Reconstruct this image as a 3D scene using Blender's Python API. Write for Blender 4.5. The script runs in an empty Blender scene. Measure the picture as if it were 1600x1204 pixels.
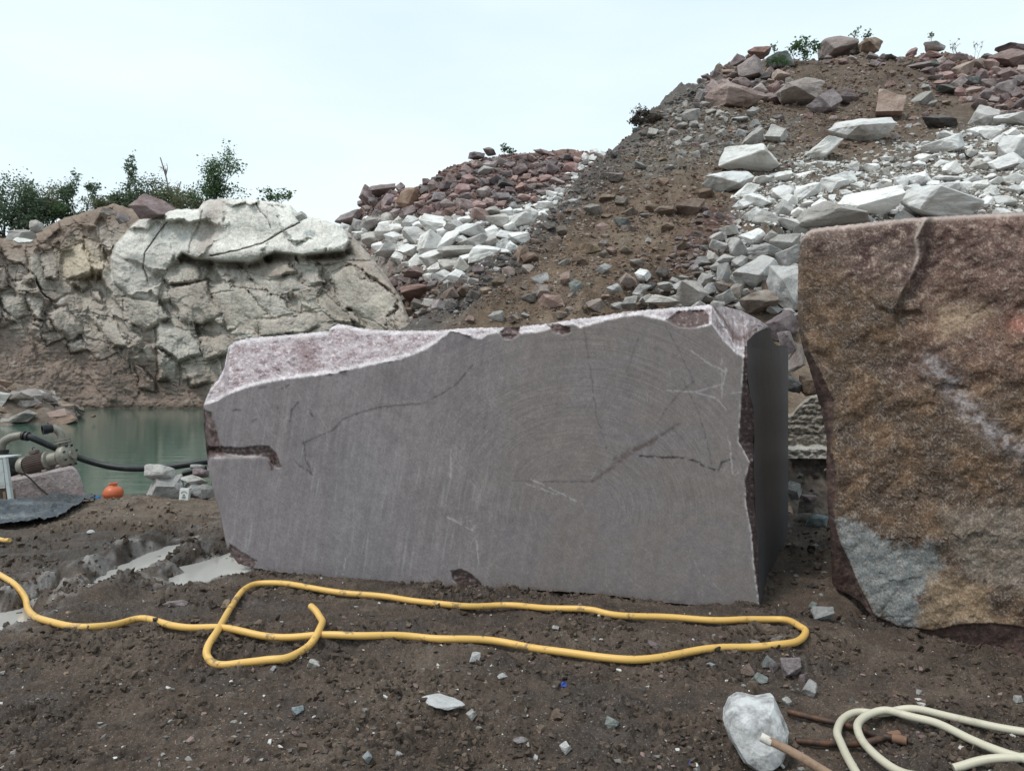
import bpy, bmesh, math, random
import numpy as np
from mathutils import Vector, Matrix, Euler

R = random.Random(7)
NR = np.random.RandomState(11)
S = bpy.context.scene
COL = S.collection
F, HZ, EYE = 1200.0, 592.0, 1.6          # focal length and horizon row in pixels of the 1600 px photograph, eye height

# ------------------------------------------------------------------ camera
cam_d = bpy.data.cameras.new('camera')
cam = bpy.data.objects.new('camera', cam_d)
COL.objects.link(cam)
cam.location = (0, 0, EYE)
cam.rotation_euler = (math.radians(90), 0, 0)
cam_d.sensor_width = 36.0
cam_d.lens = F / 1600 * 36.0
cam_d.shift_y = -(602.0 - HZ) / 1600
cam_d.clip_start = 0.05
cam_d.clip_end = 3000
S.camera = cam


def at(x, y, Y):
    return Vector(((x - 800) / F * Y, Y, EYE + (HZ - y) / F * Y))


# ------------------------------------------------------------------ numpy noise
def _h(ix, iy, seed):
    n = (ix.astype(np.int64) * 374761393 + iy.astype(np.int64) * 668265263 + seed * 1442695041) & 0xFFFFFFFF
    n = ((n ^ (n >> 13)) * 1274126177) & 0xFFFFFFFF
    n = (n ^ (n >> 16)) & 0xFFFFFFFF
    n = (n * 2246822519) & 0xFFFFFFFF
    n = n ^ (n >> 15)
    return (n & 0xFFFFFF) / float(0x1000000)


def pn(x, y, seed=0):
    x = np.asarray(x, float); y = np.asarray(y, float)
    x0 = np.floor(x); y0 = np.floor(y)
    fx = x - x0; fy = y - y0
    ux = fx * fx * fx * (fx * (fx * 6 - 15) + 10); uy = fy * fy * fy * (fy * (fy * 6 - 15) + 10)

    def g(ix, iy, dx, dy):
        a = _h(ix, iy, seed) * 2 * np.pi
        return np.cos(a) * dx + np.sin(a) * dy
    a = g(x0, y0, fx, fy); b = g(x0 + 1, y0, fx - 1, fy)
    c = g(x0, y0 + 1, fx, fy - 1); d = g(x0 + 1, y0 + 1, fx - 1, fy - 1)
    return (a + (b - a) * ux + (c - a + (a - b - c + d) * ux) * uy) * 1.5


def fbm(x, y, o=4, seed=0, gain=.5):
    s = 0; a = 1.0; t = 0
    for i in range(o):
        s = s + a * pn(x * 2 ** i + 13.7 * i, y * 2 ** i - 7.1 * i, seed + i); t += a; a *= gain
    return s / t


def ridg(x, y, o=4, seed=0, gain=.5):
    s = 0; a = 1.0; t = 0
    for i in range(o):
        s = s + a * (1 - 2 * np.abs(pn(x * 2 ** i + 3.7 * i, y * 2 ** i - 9.1 * i, seed + i))); t += a; a *= gain
    return s / t


def worley(x, y, seed=0):
    x = np.asarray(x, float); y = np.asarray(y, float)
    cx = np.floor(x); cy = np.floor(y)
    f1 = np.full(x.shape, 9.0); f2 = np.full(x.shape, 9.0)
    ox = np.zeros_like(x); oy = np.zeros_like(x); r1 = np.zeros_like(x); r2 = np.zeros_like(x); r3 = np.zeros_like(x)
    for i in (-1, 0, 1):
        for j in (-1, 0, 1):
            ax = cx + i; ay = cy + j
            px = ax + .1 + .8 * _h(ax, ay, seed); py = ay + .1 + .8 * _h(ax, ay, seed + 1)
            d = np.hypot(x - px, y - py)
            n = d < f1
            f2 = np.where(n, f1, np.minimum(f2, d))
            f1 = np.where(n, d, f1)
            ox = np.where(n, x - px, ox); oy = np.where(n, y - py, oy)
            r1 = np.where(n, _h(ax, ay, seed + 2), r1); r2 = np.where(n, _h(ax, ay, seed + 3), r2); r3 = np.where(n, _h(ax, ay, seed + 4), r3)
    return f1, f2, ox, oy, r1 * 2 - 1, r2 * 2 - 1, r3 * 2 - 1


def facets(x, y, seed, tilt=1.0, off=.5, crack=.06, cdep=.3):
    f1, f2, ox, oy, a, b, c = worley(x, y, seed)
    d = off * a + tilt * (b * ox + c * oy)
    return d + cdep * np.clip(1 - (f2 - f1) / crack, 0, 1), a


def blocks(x, y, seed, tilt, off, bulge, w, cdep=0.0):
    """rounded joint blocks with crevices between them"""
    f1, f2, ox, oy, a, b, c = worley(x, y, seed)
    e = ss(0, w, f2 - f1)
    return (off * a + tilt * (b * ox + c * oy)) * (.25 + .75 * e) - bulge * e + cdep * np.clip(1 - (f2 - f1) / .06, 0, 1), a


def ss(a, b, x):
    t = np.clip((np.asarray(x, float) - a) / (b - a), 0, 1)
    return t * t * (3 - 2 * t)


def itp(x, pts):
    p = np.array(pts, float)
    return np.interp(x, p[:, 0], p[:, 1])


def sd(x, y, poly):
    """signed distance to a polygon, positive inside"""
    P = np.array(poly, float); n = len(P)
    x = np.asarray(x, float); y = np.asarray(y, float)
    dm = np.full(x.shape, 1e9); ins = np.zeros(x.shape, bool)
    for i in range(n):
        ax, ay = P[i]; bx, by = P[(i + 1) % n]
        ex, ey = bx - ax, by - ay
        t = np.clip(((x - ax) * ex + (y - ay) * ey) / (ex * ex + ey * ey + 1e-9), 0, 1)
        dm = np.minimum(dm, (x - ax - t * ex) ** 2 + (y - ay - t * ey) ** 2)
        if ay != by:
            c = ((ay > y) != (by > y)) & (x < (bx - ax) * (y - ay) / (by - ay) + ax)
            ins ^= c
    d = np.sqrt(dm)
    return np.where(ins, d, -d)


def pl(x, y, pts):
    """distance to a polyline"""
    P = np.array(pts, float)
    dm = np.full(np.shape(x), 1e9)
    for i in range(len(P) - 1):
        ax, ay = P[i]; bx, by = P[i + 1]; ex, ey = bx - ax, by - ay
        t = np.clip(((x - ax) * ex + (y - ay) * ey) / (ex * ex + ey * ey + 1e-9), 0, 1)
        dm = np.minimum(dm, (x - ax - t * ex) ** 2 + (y - ay - t * ey) ** 2)
    return np.sqrt(dm)


def mixc(c, col, m):
    m = np.clip(m, 0, 1)[..., None]
    return c * (1 - m) + np.array(col) * m


# ------------------------------------------------------------------ mesh helpers
def link(name, me, mat=None, parent=None, loc=None):
    o = bpy.data.objects.new(name, me)
    COL.objects.link(o)
    if mat is not None:
        me.materials.append(mat)
    if loc is not None:
        o.location = loc
    if parent is not None:
        o.parent = parent
    return o


def tag(o, label=None, cat=None, group=None, kind=None):
    if label: o['label'] = label
    if cat: o['category'] = cat
    if group: o['group'] = group
    if kind: o['kind'] = kind
    return o


def empty(name, loc, label, cat, group=None):
    o = bpy.data.objects.new(name, None)
    COL.objects.link(o)
    o.location = loc
    o.empty_display_size = .1
    return tag(o, label, cat, group)


def fastmesh(name, V, Q, col=None, smooth=True):
    """V (n,3), Q (k,m) with m = 3 or 4"""
    me = bpy.data.meshes.new(name)
    V = np.ascontiguousarray(V, np.float32); Q = np.ascontiguousarray(Q, np.int32)
    k, m = Q.shape
    me.vertices.add(len(V)); me.vertices.foreach_set('co', V.ravel())
    me.loops.add(k * m); me.loops.foreach_set('vertex_index', Q.ravel())
    me.polygons.add(k); me.polygons.foreach_set('loop_start', np.arange(0, k * m, m, dtype=np.int32))
    me.update(calc_edges=True)
    me.validate()
    me.polygons.foreach_set('use_smooth', np.full(len(me.polygons), smooth))
    if col is not None:
        a = me.attributes.new('Col', 'FLOAT_COLOR', 'POINT')
        c = np.ones((len(V), 4), np.float32); c[:, :col.shape[1]] = col
        a.data.foreach_set('color', c.ravel())
    return me


def gridq(r, c, flip=False):
    i = np.arange(r * c).reshape(r, c)
    q = np.stack([i[:-1, :-1], i[1:, :-1], i[1:, 1:], i[:-1, 1:]], -1).reshape(-1, 4)
    return q[:, ::-1] if flip else q


class MB:
    def __init__(s):
        s.v = []; s.f = []

    def add(s, V, Fs):
        n = len(s.v)
        s.v += [tuple(p) for p in V]
        s.f += [tuple(i + n for i in f) for f in Fs]
        return s

    def box(s, c, sz, rot=None, bev=0.0):
        bm = bmesh.new()
        bmesh.ops.create_cube(bm, size=1)
        for v in bm.verts:
            v.co = Vector((v.co.x * sz[0], v.co.y * sz[1], v.co.z * sz[2]))
        if bev:
            bmesh.ops.bevel(bm, geom=bm.edges[:], offset=bev, segments=2, affect='EDGES', profile=.5)
        if rot is not None:
            bmesh.ops.rotate(bm, verts=bm.verts[:], cent=(0, 0, 0), matrix=rot)
        bm.verts.index_update()
        s.add([v.co + Vector(c) for v in bm.verts], [[v.index for v in f.verts] for f in bm.faces])
        bm.free()
        return s

    def tube(s, pts, rad, seg=12, cap=True):
        pts = [Vector(p) for p in pts]; n = len(pts)
        rr = rad if isinstance(rad, (list, tuple)) else [rad] * n
        t = (pts[1] - pts[0]).normalized()
        up = Vector((0, 0, 1)) if abs(t.z) < .9 else Vector((1, 0, 0))
        a = t.cross(up).normalized()
        V = []; Fs = []
        for i, p in enumerate(pts):
            t = (pts[min(i + 1, n - 1)] - pts[max(i - 1, 0)])
            if t.length < 1e-9: t = Vector((0, 0, 1))
            t.normalize()
            a = (a - t * a.dot(t)).normalized(); b = t.cross(a)
            for k in range(seg):
                w = 2 * math.pi * k / seg
                V.append(p + (a * math.cos(w) + b * math.sin(w)) * rr[i])
        for i in range(n - 1):
            for k in range(seg):
                Fs.append((i * seg + k, i * seg + (k + 1) % seg, (i + 1) * seg + (k + 1) % seg, (i + 1) * seg + k))
        if cap:
            Fs.append(tuple(range(seg))[::-1]); Fs.append(tuple((n - 1) * seg + k for k in range(seg)))
        return s.add(V, Fs)

    def lathe(s, prof, c, axis=(0, 0, 1), seg=40):
        """profile of (radius, height) along the axis"""
        ax = Vector(axis).normalized(); c = Vector(c)
        return s.tube([c + ax * h for r, h in prof], [r for r, h in prof], seg) if False else s._lathe(prof, c, ax, seg)

    def _lathe(s, prof, c, ax, seg):
        up = Vector((0, 1, 0)) if abs(ax.y) < .9 else Vector((1, 0, 0))
        a = ax.cross(up).normalized(); b = ax.cross(a)
        V = []; Fs = []
        for r, h in prof:
            for k in range(seg):
                w = 2 * math.pi * k / seg
                V.append(c + ax * h + (a * math.cos(w) + b * math.sin(w)) * r)
        for i in range(len(prof) - 1):
            for k in range(seg):
                Fs.append((i * seg + k, i * seg + (k + 1) % seg, (i + 1) * seg + (k + 1) % seg, (i + 1) * seg + k))
        return s.add(V, Fs)

    def build(s, name, mat, parent=None, smooth=False, loc=None, auto=None):
        off = parent.location if parent is not None and loc is None else (Vector(loc) if loc is not None else Vector())
        if parent is not None and parent.parent is not None:
            off = parent.location + parent.parent.location
        me = bpy.data.meshes.new(name)
        me.from_pydata([tuple(Vector(v) - off) for v in s.v], [], s.f)
        bm = bmesh.new(); bm.from_mesh(me)
        bmesh.ops.recalc_face_normals(bm, faces=bm.faces[:])
        bm.to_mesh(me); bm.free()
        if smooth:
            me.polygons.foreach_set('use_smooth', [True] * len(me.polygons))
            me.set_sharp_from_angle(angle=math.radians(auto or 50))
        return link(name, me, mat, parent, loc)


def catmull(pts, k=8):
    P = [Vector(p) for p in pts]
    P = [P[0] * 2 - P[1]] + P + [P[-1] * 2 - P[-2]]
    out = []
    for i in range(1, len(P) - 2):
        for j in range(k):
            t = j / k
            a, b, c, d = P[i - 1], P[i], P[i + 1], P[i + 2]
            out.append(.5 * ((2 * b) + (c - a) * t + (2 * a - 5 * b + 4 * c - d) * t * t + (3 * b - 3 * c + d - a) * t ** 3))
    out.append(P[-2])
    return out


# ------------------------------------------------------------------ materials
class NT:
    def __init__(s, name):
        s.m = bpy.data.materials.new(name)
        s.m.use_nodes = True
        s.t = s.m.node_tree
        s.b = s.t.nodes['Principled BSDF']

    def n(s, typ, **kw):
        x = s.t.nodes.new(typ)
        for k, v in kw.items():
            if k.startswith('i_'):
                x.inputs[k[2:].replace('_', ' ')].default_value = v
            else:
                setattr(x, k, v)
        return x

    def l(s, a, b):
        s.t.links.new(a, b)

    def noise(s, vec, scale, detail=5, rough=.6, dist=0):
        x = s.n('ShaderNodeTexNoise', i_Scale=scale, i_Detail=detail, i_Roughness=rough, i_Distortion=dist)
        if vec is not None: s.l(vec, x.inputs['Vector'])
        return x.outputs['Fac']

    def ramp(s, fac, stops):
        x = s.n('ShaderNodeValToRGB')
        e = x.color_ramp.elements
        while len(e) < len(stops): e.new(.5)
        for q, (p, c) in zip(e, stops):
            q.position = p; q.color = (c[0], c[1], c[2], 1) if hasattr(c, '__len__') else (c, c, c, 1)
        s.l(fac, x.inputs[0])
        return x.outputs[0]

    def mix(s, fac, a, b, mode='MIX'):
        x = s.n('ShaderNodeMix', data_type='RGBA', blend_type=mode)
        for sock, v in ((x.inputs[0], fac), (x.inputs[6], a), (x.inputs[7], b)):
            if hasattr(v, 'is_linked'): s.l(v, sock)
            elif hasattr(v, '__len__'): sock.default_value = (v[0], v[1], v[2], 1)
            else: sock.default_value = v
        return x.outputs[2]

    def math(s, op, a, b=0.0):
        x = s.n('ShaderNodeMath', operation=op)
        for sock, v in ((x.inputs[0], a), (x.inputs[1], b)):
            if hasattr(v, 'is_linked'): s.l(v, sock)
            else: sock.default_value = v
        return x.outputs[0]

    def bump(s, h, strength, dist):
        x = s.n('ShaderNodeBump', i_Strength=strength, i_Distance=dist)
        s.l(h, x.inputs['Height'])
        s.l(x.outputs['Normal'], s.b.inputs['Normal'])

    def done(s, col=None, rough=.9, spec=.3, metal=0):
        if col is not None:
            if hasattr(col, 'is_linked'): s.l(col, s.b.inputs['Base Color'])
            else: s.b.inputs['Base Color'].default_value = (*col, 1)
        if hasattr(rough, 'is_linked'): s.l(rough, s.b.inputs['Roughness'])
        else: s.b.inputs['Roughness'].default_value = rough
        s.b.inputs['Specular IOR Level'].default_value = spec
        s.b.inputs['Metallic'].default_value = metal
        return s.m


def mat_rock(name, c1, c2, c3, sc=2.2, var=.35, bump=.5, rough=.92):
    t = NT(name)
    tc = t.n('ShaderNodeTexCoord').outputs['Object']
    oi = t.n('ShaderNodeObjectInfo')
    mp = t.n('ShaderNodeMapping'); t.l(tc, mp.inputs['Vector'])
    cb = t.n('ShaderNodeCombineXYZ')
    for k in range(3): t.l(t.math('MULTIPLY', oi.outputs['Random'], 37.0 + 11 * k), cb.inputs[k])
    t.l(cb.outputs[0], mp.inputs['Location'])
    v = mp.outputs[0]
    c = t.ramp(t.noise(v, sc, 6, .65, .6), [(.33, c1), (.47, c2), (.66, c3)])
    sp = t.noise(v, sc * 14, 3, .7)
    c = t.mix(.4, c, t.ramp(sp, [(.3, .25), (.7, .75)]), 'OVERLAY')
    hs = t.n('ShaderNodeHueSaturation')
    rnd = oi.outputs['Random']
    t.l(t.math('ADD', t.math('MULTIPLY', rnd, 2 * var), 1 - var), hs.inputs['Value'])
    r2 = t.math('FRACT', t.math('MULTIPLY', rnd, 17.3))
    t.l(t.math('ADD', t.math('MULTIPLY', r2, .6), .35), hs.inputs['Saturation'])
    r3 = t.math('FRACT', t.math('MULTIPLY', rnd, 91.7))
    t.l(t.math('ADD', t.math('MULTIPLY', r3, .024), .488), hs.inputs['Hue'])
    t.l(c, hs.inputs['Color'])
    t.bump(t.math('ADD', t.noise(v, sc * 5, 8, .7), t.math('MULTIPLY', t.noise(v, sc * 1.5, 4, .6), .6)), bump, .06)
    return t.done(hs.outputs[0], rough, .25)


def mat_vc(name, n1=6, n2=40, amt=.3, bump=.4, bd=.02, rough=.92, spec=.25, wet=False, sp2=0):
    """vertex colour 'Col' (rgb) with fine procedural grain; alpha is wetness"""
    t = NT(name)
    at_ = t.n('ShaderNodeAttribute', attribute_name='Col')
    tc = t.n('ShaderNodeTexCoord').outputs['Object']
    g1 = t.noise(tc, n1, 6, .65); g2 = t.noise(tc, n2, 4, .7)
    c = t.mix(amt * 2, at_.outputs['Color'], t.ramp(g1, [(.3, .45), (.7, 1.45)]), 'MULTIPLY')
    c = t.mix(amt * 2, c, t.ramp(g2, [(.3, .45), (.7, 1.45)]), 'MULTIPLY')
    if sp2:
        g3 = t.noise(tc, n2 * 2.2, 2, .5)
        c = t.mix(t.math('MULTIPLY', t.ramp(g3, [(.62, 0), (.72, 1)]), sp2), c, (.5, .46, .44))
    t.bump(t.math('ADD', t.math('MULTIPLY', g1, .6), g2), bump, bd)
    if wet:
        rg = t.math('SUBTRACT', rough, t.math('MULTIPLY', at_.outputs['Alpha'], .55))
        return t.done(c, rg, spec)
    return t.done(c, rough, spec)


def mat_plain(name, c, rough=.5, spec=.4, metal=0, dirt=None, dsc=12, damt=.6, bump=0, lo=.5, hi=.7):
    t = NT(name)
    tc = t.n('ShaderNodeTexCoord').outputs['Object']
    g = t.noise(tc, dsc, 6, .7)
    col = t.mix(t.math('MULTIPLY', t.ramp(g, [(lo, 0), (hi, 1)]), damt), c, dirt or tuple(x * .5 for x in c))
    if bump: t.bump(t.noise(tc, dsc * 4, 5, .7), bump, .01)
    return t.done(col, rough, spec, metal)


# ------------------------------------------------------------------ sky and sun
EL, AZ = math.radians(60), math.radians(236)      # high sun behind thin cloud, off to one side
w = bpy.data.worlds.new('World'); S.world = w
w.use_nodes = True
wt = w.node_tree
bg = wt.nodes['Background']
sky = wt.nodes.new('ShaderNodeTexSky')
sky.sky_type = 'NISHITA'; sky.sun_disc = False
sky.sun_elevation = EL; sky.sun_rotation = AZ
sky.air_density = 1.0; sky.dust_density = 2.0; sky.ozone_density = 1.0
wc = wt.nodes.new('ShaderNodeTexCoord')
wn = wt.nodes.new('ShaderNodeTexNoise'); wn.inputs['Scale'].default_value = 1.6; wn.inputs['Detail'].default_value = 5
wm = wt.nodes.new('ShaderNodeMapping'); wm.inputs['Scale'].default_value = (1, 1, 3.5)
wt.links.new(wc.outputs['Generated'], wm.inputs[0]); wt.links.new(wm.outputs[0], wn.inputs['Vector'])
wr = wt.nodes.new('ShaderNodeValToRGB')
wr.color_ramp.elements[0].position = .3; wr.color_ramp.elements[0].color = (6.6, 8.15, 8.95, 1)
wr.color_ramp.elements[1].position = .7; wr.color_ramp.elements[1].color = (8.7, 9.7, 9.9, 1)
wt.links.new(wn.outputs['Fac'], wr.inputs[0])
wx = wt.nodes.new('ShaderNodeMix'); wx.data_type = 'RGBA'
wx.inputs[0].default_value = .86
wt.links.new(sky.outputs[0], wx.inputs[6]); wt.links.new(wr.outputs[0], wx.inputs[7])
wt.links.new(wx.outputs[2], bg.inputs['Color'])
bg.inputs['Strength'].default_value = .1
sl = bpy.data.lights.new('sun', 'SUN'); sl.energy = 1.5; sl.angle = math.radians(11); sl.color = (1, .96, .9)
so = bpy.data.objects.new('sun', sl); COL.objects.link(so)
sdir = Vector((math.sin(AZ) * math.cos(EL), math.cos(AZ) * math.cos(EL), math.sin(EL)))
so.rotation_euler = sdir.to_track_quat('Z', 'Y').to_euler()
so.location = (0, 0, 60)
S.view_settings.view_transform = 'Standard'; S.view_settings.look = 'None'
S.view_settings.exposure = .3; S.view_settings.gamma = 1
S.view_settings.use_curve_mapping = False

# ------------------------------------------------------------------ the ground around the blocks
WATER = -0.4
P1 = [(132, 916), (150, 890), (190, 872), (230, 855), (292, 843), (304, 850), (258, 874), (212, 892), (165, 920)]
P2 = [(262, 916), (280, 885), (320, 865), (362, 858), (372, 884), (332, 898), (296, 920)]
P3 = [(-60, 960), (0, 943), (50, 925), (95, 905), (114, 912), (70, 945), (40, 968), (-10, 992), (-70, 1010)]


def g2(p):
    Y = EYE * F / (p[1] - HZ)
    return ((p[0] - 800) / F * Y, Y)


PUD = [[g2(q) for q in p] for p in (P1, P2, P3)]
HOSE_PX = []


def g_base(X, Y):
    z = .05 * fbm(X / 1.6, Y / 1.6, 3, 5) + .025 * fbm(X / .45, Y / .3, 3, 9)
    z = z + .16 * np.exp(-((X + 4.3) / 1.1) ** 2 - ((Y - 9.2) / .7) ** 2) + .10 * np.exp(-((X + 6.2) / 1.0) ** 2 - ((Y - 8.6) / .6) ** 2)
    for xx, w in ((-3.25, .22), (-2.63, .2)):
        m = np.exp(-((X - xx - .05 * np.sin(Y * 1.3)) / w) ** 2) * ss(4.2, 5.2, Y) * (1 - ss(7.6, 8.6, Y))
        z = z - .05 * m
        e = np.exp(-((X - xx + .3) / .12) ** 2) * ss(4.6, 5.4, Y) * (1 - ss(7.4, 8.3, Y))
        z = z + .07 * e * (.6 + .8 * pn(X * 2.5, Y * 2.5, 3))
    pm = np.zeros_like(z)
    for p in PUD:
        pm = np.maximum(pm, ss(-.10, .14, sd(X, Y, p) + .10 * pn(X * 5, Y * 5, 19)))
    z = z * (1 - .65 * pm) - .088 * pm
    z = z + .055 * ridg((X * .5 + .12 * Y) * 1.1, (Y - .25 * X) * 3.4, 4, 29) * (1 - ss(-1.2, .2, X)) * (1 - ss(5.5, 6.5, Y)) * (1 - .8 * pm)
    z = z + .05 * ridg(X * .9 + .3 * Y, Y * 3.0, 3, 27) * (1 - .8 * pm) * (1 - .8 * ss(7.8, 9.2, Y))
    # the blocks have sunk in and the mud stands back from their feet
    z = z - .075 * np.exp(-(pl(X, Y, [(-2.5, 6.57), (1.8, 5.42)]) / .22) ** 2) - .06 * np.exp(-(pl(X, Y, [(2.15, 5.25), (2.6, 4.75), (3.3, 4.2)]) / .32) ** 2) - .05 * ss(1.9, 2.6, X) * np.exp(-((Y - 4.3) / .5) ** 2)
    drop = ss(10.3, 11.8, Y + .25 * pn(X * .8, Y * .8, 2)) * (1 - ss(-2.2, -.6, X))
    return z - 1.7 * drop, pm, drop


def g_fine(X, Y, z, pm):
    det = np.clip(1.15 - Y / 14, .2, 1)
    c1 = np.clip(fbm(X * 2.6, Y * 3.2, 4, 21, .6), 0, 1)
    patch = ss(-.15, .25, fbm(X / .8, Y / .6, 3, 33))
    q = 1 - .45 * pm
    z = z + (.12 * c1 * patch + .042 * ridg(X * 4.2, Y * 6, 5, 41, .62) * (.45 + .55 * patch) * q) * det
    z = z + .05 * np.clip(fbm(X * 9, Y * 11, 3, 45, .6), 0, 1) * (.4 + .6 * patch) * det
    f1, f2, ox, oy, a, b, c = worley(X * 9, Y * 9, 71)
    z = z + .045 * np.clip(a, 0, 1) * np.clip(.55 - f1, 0, 1) * 1.6 * patch * (1 - .6 * pm)
    f1, f2, ox, oy, a, b, c = worley(X * 24, Y * 24, 77)
    z = z + .013 * np.clip(.5 - f1, 0, 1) * (.5 + patch) * 1.6
    z = z + .012 * fbm(X * 26, Y * 30, 3, 51, .6)
    return z


def gz(X, Y):
    X = np.array([float(X)]); Y = np.array([float(Y)])
    z, pm, d = g_base(X, Y)
    return float(g_fine(X, Y, z, pm)[0])


def gp(x, y, lift=0.0):
    """point of the ground that the photograph shows at pixel x, y"""
    z = 0.0
    for _ in range(6):
        Y = (EYE - z) * F / (y - HZ)
        X = (x - 800) / F * Y
        z = .5 * z + .5 * gz(X, Y)
    return Vector((X, Y, z + lift))


us = np.concatenate([np.linspace(-3, -.76, 30)[:-1], np.linspace(-.76, .76, 1250), np.linspace(.76, 3, 30)[1:]])
yr = np.concatenate([np.linspace(.7, 2.9, 30)[:-1], EYE * F / (np.linspace(1255, 768, 520) - HZ)])
yr = np.concatenate([yr, np.linspace(yr[-1], 17, 60)[1:]])
UU, YY = np.meshgrid(us, yr)
XX = UU * YY
Z0, pm, drop = g_base(XX, YY)
ZZ = g_fine(XX, YY, Z0, pm)
gc = np.zeros(XX.shape + (3,)) + np.array((.078, .057, .044))
n1 = fbm(XX / .9, YY / .7, 4, 61); n2 = fbm(XX / .25, YY / .2, 4, 67)
gc = mixc(gc, (.047, .034, .027), ss(-.1, .35, n1 + .45 * n2) * .9)
gc = mixc(gc, (.118, .091, .070), ss(.05, .5, -n1 + .3 * n2) * .75)
bank = ss(7.4, 8.8, YY + .4 * n1) * (1 - ss(-2.6, -1.8, XX))
gc = mixc(gc, (.15, .115, .087), bank * .8 * ss(-.6, .1, n2))
gc = mixc(gc, (.034, .026, .021), np.exp(-((YY - 7.0) / .9) ** 2) * (1 - ss(-3.0, -1.9, XX)) * ss(-.2, .3, n2 + .2) * .75)
gc = mixc(gc, (.095, .075, .055), ss(.1, .4, n2) * (1 - ss(4.2, 5.0, YY)) * ss(1.2, 2.2, XX) * .7)
wet = np.clip(ss(.0, .5, n1 + .3 * n2) + pm + .6 * np.exp(-((YY - 6.6) / 1.2) ** 2) * (1 - ss(-3.0, -1.5, XX)), 0, 1)
# pale slurry dried round the puddles
sl_ = np.zeros_like(XX)
for p in PUD:
    sl_ = np.maximum(sl_, ss(-.28, .05, sd(XX, YY, p) + .18 * n2))
gc = mixc(gc, (.30, .28, .265), sl_ * ss(-.15, .25, fbm(XX * 9, YY * 3, 3, 83)) * .8)
GV = np.stack([XX, YY, ZZ], -1).reshape(-1, 3)
m_ground = mat_vc('muddy_soil', 9, 70, .32, .5, .012, .95, .3, wet=True, sp2=.35)
me = fastmesh('ground', GV, gridq(*XX.shape), np.concatenate([gc, wet[..., None]], -1).reshape(-1, 4))
ground = tag(link('ground', me, m_ground), kind='structure')

# the quarry floor far below and all round, as far as the horizon
q = np.linspace(-1, 1, 61); q = np.sign(q) * (np.abs(q) ** 3) * 1500
QX, QY = np.meshgrid(q, q)
QZ = -2.6 + .4 * fbm(QX / 40, QY / 40, 3, 5)
qc = np.zeros(QX.shape + (3,)) + np.array((.15, .11, .085))
me = fastmesh('quarry_floor', np.stack([QX, QY, QZ], -1).reshape(-1, 3), gridq(*QX.shape), qc.reshape(-1, 3))
tag(link('quarry_floor', me, mat_vc('floor_soil', .5, 5)), kind='structure')

# water
t = NT('pond_water')
tc = t.n('ShaderNodeTexCoord').outputs['Object']
mp = t.n('ShaderNodeMapping'); mp.inputs['Scale'].default_value = (.5, 1.6, 1); t.l(tc, mp.inputs[0])
t.bump(t.noise(mp.outputs[0], 1.6, 3, .5), .22, .05)
m_water = t.done((.052, .112, .084), .08, .34)
me = bpy.data.meshes.new('pond')
me.from_pydata([(-120, 9.5, WATER), (9, 9.5, WATER), (9, 75, WATER), (-120, 75, WATER)], [], [(0, 1, 2, 3)])
tag(link('pond', me, m_water), kind='structure')
t = NT('puddle_water')
tc = t.n('ShaderNodeTexCoord').outputs['Object']
t.bump(t.noise(tc, 30, 3, .5), .08, .01)
m_pud = t.done((.42, .405, .385), .12, .6)
for p in PUD:
    c = np.mean(p, 0)
    V = [(c[0] + (q_[0] - c[0]) * 1.5, c[1] + (q_[1] - c[1]) * 1.3, -.036) for q_ in p]
    me = bpy.data.meshes.new('puddle')
    me.from_pydata(V, [], [tuple(range(len(V)))])
    tag(link('puddle', me, m_pud), kind='structure')

# ------------------------------------------------------------------ the two waste heaps
SILF = [(300, 700), (480, 640), (560, 600), (600, 548), (640, 507), (700, 462), (770, 410), (830, 362), (880, 314), (920, 274), (960, 234), (1000, 192), (1040, 158), (1100, 126),
        (1150, 104), (1230, 96), (1290, 92), (1330, 84), (1390, 95), (1440, 90), (1490, 94), (1530, 99), (1570, 86), (1600, 84), (1700, 80), (1900, 95), (2300, 180), (3000, 300)]
SILB = [(300, 520), (430, 430), (500, 380), (540, 356), (575, 312), (600, 302), (640, 296), (700, 268), (740, 252), (770, 246), (850, 242), (900, 240), (960, 235), (1050, 225), (1200, 225), (1500, 300)]
TF, TB = .64, .70


def _dbf(x):
    return itp(x, [(500, 54), (580, 50), (640, 43), (720, 38)])



def smin(a, b, k):
    m = np.minimum(a, b)
    return m - k * np.log(np.exp(-(a - m) / k) + np.exp(-(b - m) / k)) + k * .69


def _d0f(x):
    return itp(x, [(400, 11.0), (800, 10.6), (1000, 10.0), (1200, 9.6), (1600, 9.4), (2000, 9)])


def hillF(X, Y, fine=False):
    x = 800 + F * X / np.maximum(Y, .1)
    s = (HZ - itp(x, SILF)) / F
    d0 = _d0f(x)
    d1 = (EYE + d0 * TF) / (TF - s)
    z1 = TF * (d1 - d0)
    a = TF * (Y - d0)
    b = z1 - itp(x, [(1000, .45), (1150, .06)]) * (Y - d1)
    z = smin(a, b, .18)
    dd = ss(d0 - .5, d0 + 3, Y)
    z = z + dd * (.38 * fbm(X / 2.6, Y / 3.2, 3, 101) + .14 * fbm(X / .8, Y / 1.0, 3, 107))
    if fine:
        k = ss(-.1, .3, fbm(X / 1.8, Y / 2.2, 3, 113))
        z = z + dd * (.26 * ridg(X / .7, Y / 1.0, 5, 127, .6) * (.35 + .65 * k) + .03 * fbm(X / .12, Y / .2, 2, 131))
        g, _ = facets(X / 1.1 + .3 * fbm(X, Y, 2, 3), Y / 1.7, 139, .24, .07, .1, 0)
        z = z + dd * g * k
        lf = np.exp(-((x - 1010) / 80.) ** 2) * np.exp(-((Y - 14.2) / 1.2) ** 2)
        z = z + -.55 * lf * (.7 + .6 * ridg(X / .8, Y / .9, 3, 151))
    return z


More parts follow.
